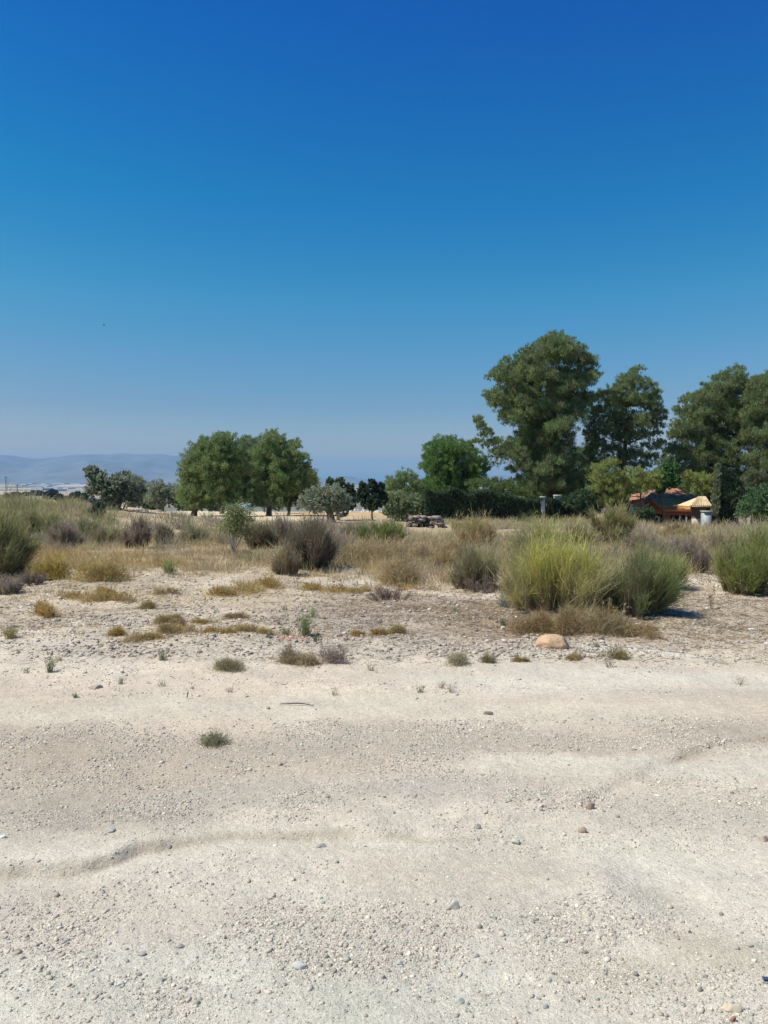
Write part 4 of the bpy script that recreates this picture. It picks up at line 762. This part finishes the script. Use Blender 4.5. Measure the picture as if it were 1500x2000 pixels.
broom(745, 1064, 1018, 110, 'broad low green broom left of the rubble pile', (0.213, 0.263, 0.069), (0.175, 0.175, 0.075), 5500, branches=30)
broom(690, 1060, 1022, 60, 'small olive broom right of the dark bush', (0.275, 0.263, 0.125), GRY, 2000)
broom(603, 1116, 1003, 96, 'tall dark grey-green broom with a deep shadow', (0.231, 0.206, 0.125), (0.150, 0.119, 0.094), 9000, .05, branches=34)
broom(560, 1126, 1062, 62, 'tan broom at the left foot of the dark one', (0.325, 0.263, 0.163), (0.250, 0.188, 0.125), 3400)
broom(640, 1095, 1030, 70, 'bare twiggy grey bush leaning right of the dark broom', (0.338, 0.275, 0.213), PUR, 1600, .5, name='twiggy_bush', cat='bush')
broom(508, 1075, 1012, 66, 'dark olive-brown broom left of centre', (0.250, 0.237, 0.125), (0.163, 0.125, 0.100), 3600)
broom(550, 1070, 1010, 60, 'grey-brown broom behind the tall dark one', (0.294, 0.250, 0.175), PUR, 2800)
broom(268, 1072, 1004, 56, 'purplish brown rounded dead bush on the left', (.34, .27, .205), (0.188, 0.150, 0.125), 3600, name='twiggy_bush', cat='bush', hfrac=.7)
broom(320, 1066, 1018, 40, 'narrow dark broom right of the purplish bush', (0.237, 0.225, 0.125), (0.163, 0.125, 0.100), 1700)
broom(125, 1072, 1012, 72, 'greyish brown bush on the left', (0.288, 0.237, 0.181), PUR, 3400, name='twiggy_bush', cat='bush')
broom(170, 1060, 1005, 64, 'olive-green bush behind the greyish one', (0.250, 0.263, 0.112), GRY, 2600)
broom(212, 1066, 1014, 62, 'straw-green bush left of the purplish bush', (0.338, 0.325, 0.150), GRY, 2400)
broom(380, 1062, 1022, 80, 'tan-green low bush left of the sapling', (0.338, 0.312, 0.163), GRY, 2400)
broom(-10, 1124, 978, 130, 'tall olive broom filling the left edge', (0.312, 0.325, 0.125), (0.150, 0.125, 0.094), 9000, .12, branches=36)
broom(78, 1048, 985, 100, 'olive-yellow broom behind the one at the left edge', (0.325, 0.338, 0.112), GRY, 4200)
broom(15, 1158, 1118, 60, 'low grey twiggy bush at the left edge on the dirt', (0.325, 0.269, 0.225), PUR, 2200, name='twiggy_bush', cat='bush', hfrac=.8)
broom(62, 1146, 1118, 60, 'flattened dark brown twigs beside the left broom', (0.225, 0.175, 0.144), (0.163, 0.125, 0.106), 1200, name='twiggy_bush', cat='bush', hfrac=.9)
broom(762, 1172, 1140, 90, 'flat dead brown twigs on the dirt at centre', (0.250, 0.194, 0.150), (0.175, 0.131, 0.106), 900, name='twiggy_bush', cat='bush', hfrac=.9)
broom(955, 1155, 1120, 110, 'fallen dark brown twigs left of the big clump', (0.250, 0.188, 0.150), (0.163, 0.125, 0.106), 1500, name='twiggy_bush', cat='bush', hfrac=.9)
# dry mounds of grass
for (px, py, tp, w_, lab) in ((722, 1102, 1056, 120, 'rounded straw-coloured grass mound right of the dark broom'), (800, 1098, 1062, 110, 'tan grass mound at centre'), (870, 1095, 1050, 90, 'pale straw grass mound left of the olive broom'),
                             (780, 1130, 1085, 70, 'loose brown grass mound on the stones at centre')):
    cushion(px, py, tp, w_, lab, (.42, .33, .19), 3000, name='grass_mound', cat='grass', twig=.5)
# sparse sapling with pale bare stems
o = ground_at(455, 1085); root = empty('sapling', o, 'sparse sapling with pale bare stems and green top', 'sapling'); wb = MB(); lb = MB(); k = o[1] / F
for q in range(7):
    tip = o + np.array([R.uniform(-30, 30) * k, R.uniform(-15, 15) * k, R.uniform(60, 82) * k]); mid = o + (tip - o) * .5 + R.normal(0, .07, 3); wb.tube([o + R.normal(0, .03, 3) * [1, 1, 0], mid, tip], [.016, .012, .006], (.46, .41, .34), 5)
    for _ in range(6):
        a = mid + (tip - mid) * R.uniform(.4, 1); b = a + rnd_unit(1)[0] * .22 + [0, 0, .08]; wb.tube([a, b], [.007, .004], (.32, .27, .22), 4)
        n = 90; c = b + R.normal(0, .085, (n, 3)); lb.cards(c, rnd_unit(n), rnd_unit(n), .055, .028, hue((.22, .255, .11), n))
wb.build('stem', M_BARK, root); lb.build('foliage', M_LEAF, root)
o = ground_at(190, 1012); tree(190, 1012, [(183, 980, 6), (195, 985, 7), (188, 992, 8), (200, 996, 6), (180, 998, 6), (192, 1002, 7)], 'small broad-leaved grey-green sapling before the leftmost olive', (.17, .21, .15), 'leafy_sapling', 'sapling', leaf=(.13, .08), trunk_r=.03, dens=.5, rough=1.2)

# ------------------------------------------------------------------ weeds on the dirt
cushion(98, 1134, 1086, 62, 'round ochre-yellow cushion weed on the left', (.40, .31, .10), 3200)
cushion(205, 1137, 1098, 84, 'wide ochre cushion weed right of the round one', (.36, .28, .11), 3200)
for (px, py, tp, w_) in ((1045, 1236, 1196, 80), (1095, 1238, 1184, 80), (1150, 1234, 1178, 90), (1200, 1236, 1196, 70), (1245, 1240, 1212, 70), (1120, 1222, 1190, 70), (1175, 1215, 1180, 60)):
    cushion(px, py, tp, w_, 'rust-coloured dry cushion weed at the foot of the big broom clump', RUST if px % 2 else (.34, .275, .15), 1500, 'rusty weeds under the big clump', twig=.4)
LOW = 'low ochre mat weed on the pale stony dirt'
for (px, py, tp, w_) in ((270, 1256, 1243, 60), (300, 1252, 1242, 50), (325, 1240, 1222, 36), (355, 1236, 1222, 44), (318, 1218, 1205, 30), (338, 1212, 1200, 40), (395, 1212, 1203, 50), (480, 1236, 1222, 50), (460, 1205, 1193, 36), (520, 1240, 1230, 34),
                        (230, 1240, 1224, 24), (140, 1165, 1152, 50), (180, 1170, 1154, 70), (225, 1168, 1150, 60), (205, 1160, 1150, 40), (320, 1160, 1150, 40), (290, 1185, 1170, 30), (435, 1160, 1145, 50), (480, 1158, 1138, 60), (520, 1150, 1132, 56),
                        (700, 1242, 1232, 24), (738, 1242, 1230, 26), (775, 1238, 1222, 34), (660, 1150, 1138, 60), (700, 1152, 1140, 50), (610, 1150, 1138, 40), (80, 1200, 1172, 36), (1120, 1290, 1281, 30), (1020, 1293, 1284, 24), (345, 1228, 1212, 26), (410, 1235, 1227, 30), (440, 1240, 1230, 34), (865, 1112, 1082, 40)):
    c = [(.40, .28, .10), (.42, .32, .14), (.35, .27, .13)][int(R.integers(3))]; cushion(px, py, tp, w_, LOW, c, 900, 'ochre mat weeds on the dirt', name='mat_weed', twig=.6)
cushion(450, 1307, 1284, 64, 'flat olive-brown cushion weed alone on pale dirt', (.31, .28, .16), 1700, twig=.45)
cushion(566, 1298, 1266, 46, 'brown cushion weed, left one of the touching pair', (.33, .265, .16), 1400, twig=.4)
cushion(600, 1300, 1274, 46, 'brown cushion weed, right one of the touching pair', (.35, .285, .17), 1200, twig=.4)
cushion(650, 1296, 1268, 50, 'thin purplish dry weed right of the brown pair', (.27, .21, .17), 600, twig=.7)
cushion(897, 1300, 1276, 44, 'grey-olive low weed between the path and the litter patch', (.32, .29, .18), 700, twig=.6)
cushion(1205, 1283, 1262, 30, 'olive tuft in front of the big clump on white dirt', (.28, .24, .10), 600, twig=.6)
cushion(953, 1297, 1280, 26, 'small olive-tan weed left of the boulder', (.28, .24, .13), 500, twig=.6)
tuft(418, 1452, 1420, 80, 'dark green feathery tuft alone on the gravel band', (.24, .235, .14), 420)
tuft(597, 1240, 1185, 38, 'tall pale green weed beside the terracotta crumbs', (.22, .26, .13), 120)
tuft(610, 1205, 1175, 16, 'thin light green sprout behind the tall pale weed', (.28, .34, .14), 40)
tuft(617, 1252, 1220, 24, 'dark leafy sprout right of the tall pale weed', (.10, .12, .06), 30)
tuft(525, 1246, 1232, 22, 'small dark green weed left of the tall pale weed', (.12, .14, .08), 40)
tuft(560, 1238, 1216, 34, 'olive tuft left of the terracotta crumbs', (.25, .23, .13), 90)
tuft(97, 1312, 1272, 26, 'upright thin green weed on the left dirt', (.20, .23, .13), 60)
tuft(318, 1292, 1266, 22, 'greyish upright weed on the dirt', (.25, .24, .16), 60)
tuft(235, 1335, 1318, 18, 'tiny grey-green weed near a brown patch', (.22, .22, .14), 40)
tuft(148, 1363, 1350, 14, 'tiny bright green weed near the left path', (.13, .20, .08), 50)
tuft(20, 1246, 1218, 40, 'olive yellow weed at the left edge', (.30, .27, .11), 130)
tuft(330, 1124, 1090, 44, 'small spiky green plant like a young palm', (.22, .26, .10), 120)
tuft(983, 1228, 1205, 16, 'dark green weed by the stub left of the clump', (.09, .12, .07), 60)
tuft(985, 1188, 1150, 44, 'blue-grey dried rosette left of the big clump', (.24, .26, .22), 110, name='dried_rosette', cat='plant')
tuft(1390, 1190, 1120, 20, 'tall thin dry stalks in front of the right broom', (.34, .27, .18), 16, name='dry_stalks')
tuft(1218, 1235, 1160, 24, 'thin dry stalks rising from the rusty weeds', (.33, .25, .16), 14, name='dry_stalks')
for k_ in range(46):
    px, py = R.uniform(20, 1480), R.uniform(1160, 1360)
    if 990 < px < 1260 and py < 1260: continue
    h_ = R.uniform(7, 20) * (1.2 if py > 1250 else 1); tuft(px, py, py - h_, h_ * 1.3, 'tiny dry grey-green sprig on the stony dirt', [(.24, .22, .14), (.28, .24, .16), (.18, .19, .11)][k_ % 3], 24, 'tiny dry sprigs on the dirt', name='dry_sprig')

# ------------------------------------------------------------------ single stones and odds and ends
def rock(px, py, wpx, hpx, label, col, name='stone', group=None, rough=.16, sub=3):
    o = ground_at(px, py); k = o[1] / F; W, H = wpx * k / 2, hpx * k
    import bmesh
    bm = bmesh.new(); bmesh.ops.create_icosphere(bm, subdivisions=sub, radius=1); v = np.array([q.co[:] for q in bm.verts]); f = np.array([[q.index for q in fc.verts] for fc in bm.faces]); bm.free()
    s = R.uniform(0, 90); d = 1 + rough * 2 * (fbm(v[:, 0] * 1.7 + s, v[:, 1] * 1.7 + v[:, 2] * 2.3, int(s), 3) - .5)
    # a few flat breaks
    v = v * d[:, None]
    for _ in range(10 if sub == 3 else 5):
        nn = rnd_unit(1)[0]; dd = v @ nn; lim = R.uniform(.5, .8) if sub == 3 else R.uniform(.7, .9); v = v - np.maximum(dd - lim, 0)[:, None] * nn
    v = v * [W * 1.05, W * .75, H * .66] + [0, 0, H * .16]; col = np.minimum(np.array(col) * (1.2 if sub == 3 else 1), .7); m = MB(); m.add(v + o, f, col)
    return tag(m.build(name, M_BOULDER if name == 'boulder' else M_STONE, origin=o, smooth=name == 'boulder'), label, 'stone', group)
rock(1080, 1264, 68, 30, 'smooth orange-tan boulder at the foot of the big clump', (.52, .355, .215), 'boulder', rough=.13, sub=4)
rock(1166, 1178, 26, 16, 'pale cream stone between the stems of the big clump', (.52, .47, .36)); rock(1170, 1192, 18, 16, 'second cream stone below the first in the big clump', (.48, .42, .32))
rock(983, 1232, 10, 9, 'small white stone by the dark green weed', (.66, .62, .58))
for (px, py, w_, h_, c, lab) in ((330, 1652, 13, 8, (.26, .25, .22), 'dark grey stone beside the rut, left'), (628, 1650, 24, 8, (.26, .25, .23), 'flat dark grey stone on the rut at centre'), (1153, 1574, 20, 18, (.30, .23, .19), 'brown lump of stone in the rut on the right'),
    (1137, 1627, 20, 14, (.34, .25, .21), 'reddish brown stone below the rut on the right'), (933, 1616, 16, 17, (.25, .23, .2), 'dark upright stone on the rut right of centre'), (1007, 1641, 20, 9, (.40, .40, .34), 'pale grey-green flat stone right of centre'),
    (1490, 1643, 22, 16, (.36, .29, .23), 'brown rounded stone at the right edge'), (888, 1776, 20, 20, (.42, .39, .34), 'rounded beige stone in the smooth dirt'), (585, 1886, 30, 15, (.42, .42, .38), 'flat pale stone among the lower gravel'),
    (1430, 1972, 36, 14, (.44, .37, .27), 'flat tan stone near the lower right corner'), (1433, 1997, 16, 14, (.28, .16, .12), 'dark red stone at the bottom right'), (898, 1960, 22, 14, (.40, .40, .36), 'pale lumpy stone near the bottom centre'),
    (912, 1966, 12, 10, (.36, .36, .33), 'smaller stone touching the pale lumpy one'), (930, 1869, 16, 9, (.30, .30, .27), 'grey flat stone right of bottom centre'), (353, 1848, 18, 8, (.27, .26, .24), 'long dark pebble on the lower left'),
    (277, 1863, 22, 7, (.28, .27, .25), 'flat long dark pebble left of the long one'), (638, 1871, 12, 11, (.27, .26, .24), 'dark pebble at lower centre'), (314, 1914, 16, 10, (.29, .28, .25), 'dark grey pebble at lower left'),
    (748, 1915, 12, 9, (.24, .23, .21), 'dark pebble right of lower centre'), (1348, 1818, 8, 7, (.14, .13, .12), 'blackish small pebble on the right'), (1065, 1972, 16, 10, (.30, .31, .28), 'grey-green stone near bottom'),
    (235, 1923, 20, 9, (.42, .42, .39), 'long pale stone at lower left'), (218, 1632, 24, 8, (.30, .29, .26), 'dark flat stone at the edge of the left gravel'), (6, 1646, 14, 8, (.62, .60, .56), 'whitish stone at the left edge'),
    (1114, 1838, 10, 9, (.30, .24, .2), 'brown pebble by the worn hollow'), (1320, 1842, 14, 9, (.32, .25, .21), 'brown flat pebble right of the hollow'), (440, 1832, 10, 8, (.24, .23, .21), 'dark pebble in the mid foreground'), (1166, 1955, 12, 9, (.30, .3, .27), 'grey pebble at lower right of centre'),
    (780, 1886, 16, 12, (.33, .33, .30), 'grey stone below the smooth dirt patch'), (1465, 1857, 14, 9, (.34, .32, .27), 'grey-brown pebble at right edge, lower')):
    rock(px, py, w_, h_, lab, c, rough=.22)
for (px, py) in ((560, 1248), (575, 1247), (588, 1249), (600, 1246), (550, 1246), (566, 1250)):
    rock(px, py, 10, 5, 'crumb of reddish terracotta by the tall pale weed', (.46, .22, .14), 'terracotta_crumb', 'terracotta crumbs')
# twig lying on the track
def lying(px0, py0, px1, py1, r, label, col, name, bend=.01, rise=0.0):
    a = ground_at(px0, py0); b = ground_at(px1, py1); pts = []
    for t in np.linspace(0, 1, 7):
        p = a + (b - a) * t; p[2] = float(gz(p[0], p[1])) + r + .012 * math.sin(t * 3.1) + rise * t; p[1] += R.normal(0, bend * .3); pts.append(p)
    m = MB(); m.tube(pts, [r * .4, r * .8, r, r * 1.1, r, r * .8, r * .35], col, 6, .15); tag(m.build(name, M_BARK, origin=a), label, 'twig'); return
lying(546, 1379, 613, 1380, .0045, 'thin dark twig lying on the smooth track', (.10, .09, .09), 'twig')
lying(1290, 1205, 1350, 1209, .007, 'dark strip drawn for the cast shadow right of the big clump', (.12, .09, .075), 'twig')  # dark tube along the shrub's shadow line, stands in for that cast shadow
lying(365, 1368, 368, 1366, .005, 'short stub of stem standing on the track', (.16, .15, .11), 'stem_stub', rise=.045)
rock(955, 1396, 22, 10, 'dark crumpled scrap of bark on the track', (.14, .13, .10), 'bark_scrap', rough=.5); rock(186, 1344, 30, 9, 'greyish brown clod at the left dirt', (.30, .24, .20), 'clod', rough=.4)
# litter: white scrap on the right, blue scrap at the bottom right
def scrap(px, py, w_, col, label, name, seed):
    o = ground_at(px, py); k = o[1] / F; s = w_ * k; n = 9; a, b = np.meshgrid(np.linspace(-.5, .5, n), np.linspace(-.35, .35, n)); z = .12 * (vn(a * 5 + seed, b * 5, seed)) * s + .006
    m = MB(); i = np.arange(n - 1)[:, None] * n; j = np.arange(n - 1)[None]; v = np.stack([o[0] + a * s, o[1] + b * s, o[2] + z], -1).reshape(-1, 3); f = np.stack([i + j, i + j + 1, i + n + j + 1, i + n + j], -1).reshape(-1, 4)
    m.add(v, f, col); m.add(v - [0, 0, .004], f[:, ::-1], col); tag(m.build(name, M_PAINT, origin=o), label, 'litter')
scrap(1468, 1228, 16, (.70, .72, .75), 'white scrap of litter on the right dirt', 'paper_scrap', 3); scrap(1497, 1913, 14, (.05, .07, .13), 'dark blue scrap at the right edge of the foreground', 'plastic_scrap', 5)
scrap(55, 1106, 12, (.6, .57, .52), 'whitish scrap under the left broom', 'paper_scrap', 7)

# ------------------------------------------------------------------ birds far off in the sky
for (px, py, Y, s, lab) in ((203, 635, 60, .22, 'dark small bird high in the left sky, the larger one'), (287, 696, 80, .16, 'tiny bird lower right of the larger bird'), (131, 825, 90, .14, 'tiny bird low in the sky above the hills')):
    o = at(px, py, Y); root = empty('bird', o, lab, 'bird'); m = MB(); m.tube(o + np.array([[-.45, 0, 0], [-.2, 0, .02], [.15, 0, .03], [.4, 0, .02], [.5, 0, 0]]) * s, np.array([.02, .10, .13, .09, .03]) * s, (.05, .05, .055), 6)
    m.build('body', M_PAINT, root)
    for sg in (-1, 1):
        m = MB(); v = o + np.array([[.15, 0, .05], [.2, sg * .45, .25], [-.05, sg * .95, .12], [-.15, 0, .04]]) * s; v2 = v + [0, 0, -.01 * s]; m.add(np.vstack([v, v2]), [[0, 1, 2, 3], [7, 6, 5, 4], [0, 4, 5, 1], [1, 5, 6, 2], [2, 6, 7, 3], [3, 7, 4, 0]], (.05, .05, .055)); m.build('wing', M_PAINT, root)

# ------------------------------------------------------------------ air
me = bpy.data.meshes.new('haze'); x0, x1, y0, y1, z0_, z1_ = -12500, 12500, -60, 13500, -60, 400
me.from_pydata([(x, y, z) for x in (x0, x1) for y in (y0, y1) for z in (z0_, z1_)], [], [(0, 1, 3, 2), (4, 6, 7, 5), (0, 4, 5, 1), (2, 3, 7, 6), (0, 2, 6, 4), (1, 5, 7, 3)])
hz_ = bpy.data.objects.new('haze', me); sc.collection.objects.link(hz_); tag(hz_, kind='stuff')
mh = bpy.data.materials.new('haze'); mh.use_nodes = True; t = mh.node_tree; t.nodes.remove(t.nodes['Principled BSDF']); pv = t.nodes.new('ShaderNodeVolumePrincipled')
pv.inputs['Color'].default_value = (.26, .56, .93, 1); pv.inputs['Density'].default_value = 0.00011; pv.inputs['Anisotropy'].default_value = 0
t.links.new(pv.outputs[0], t.nodes['Material Output'].inputs['Volume']); me.materials.append(mh)
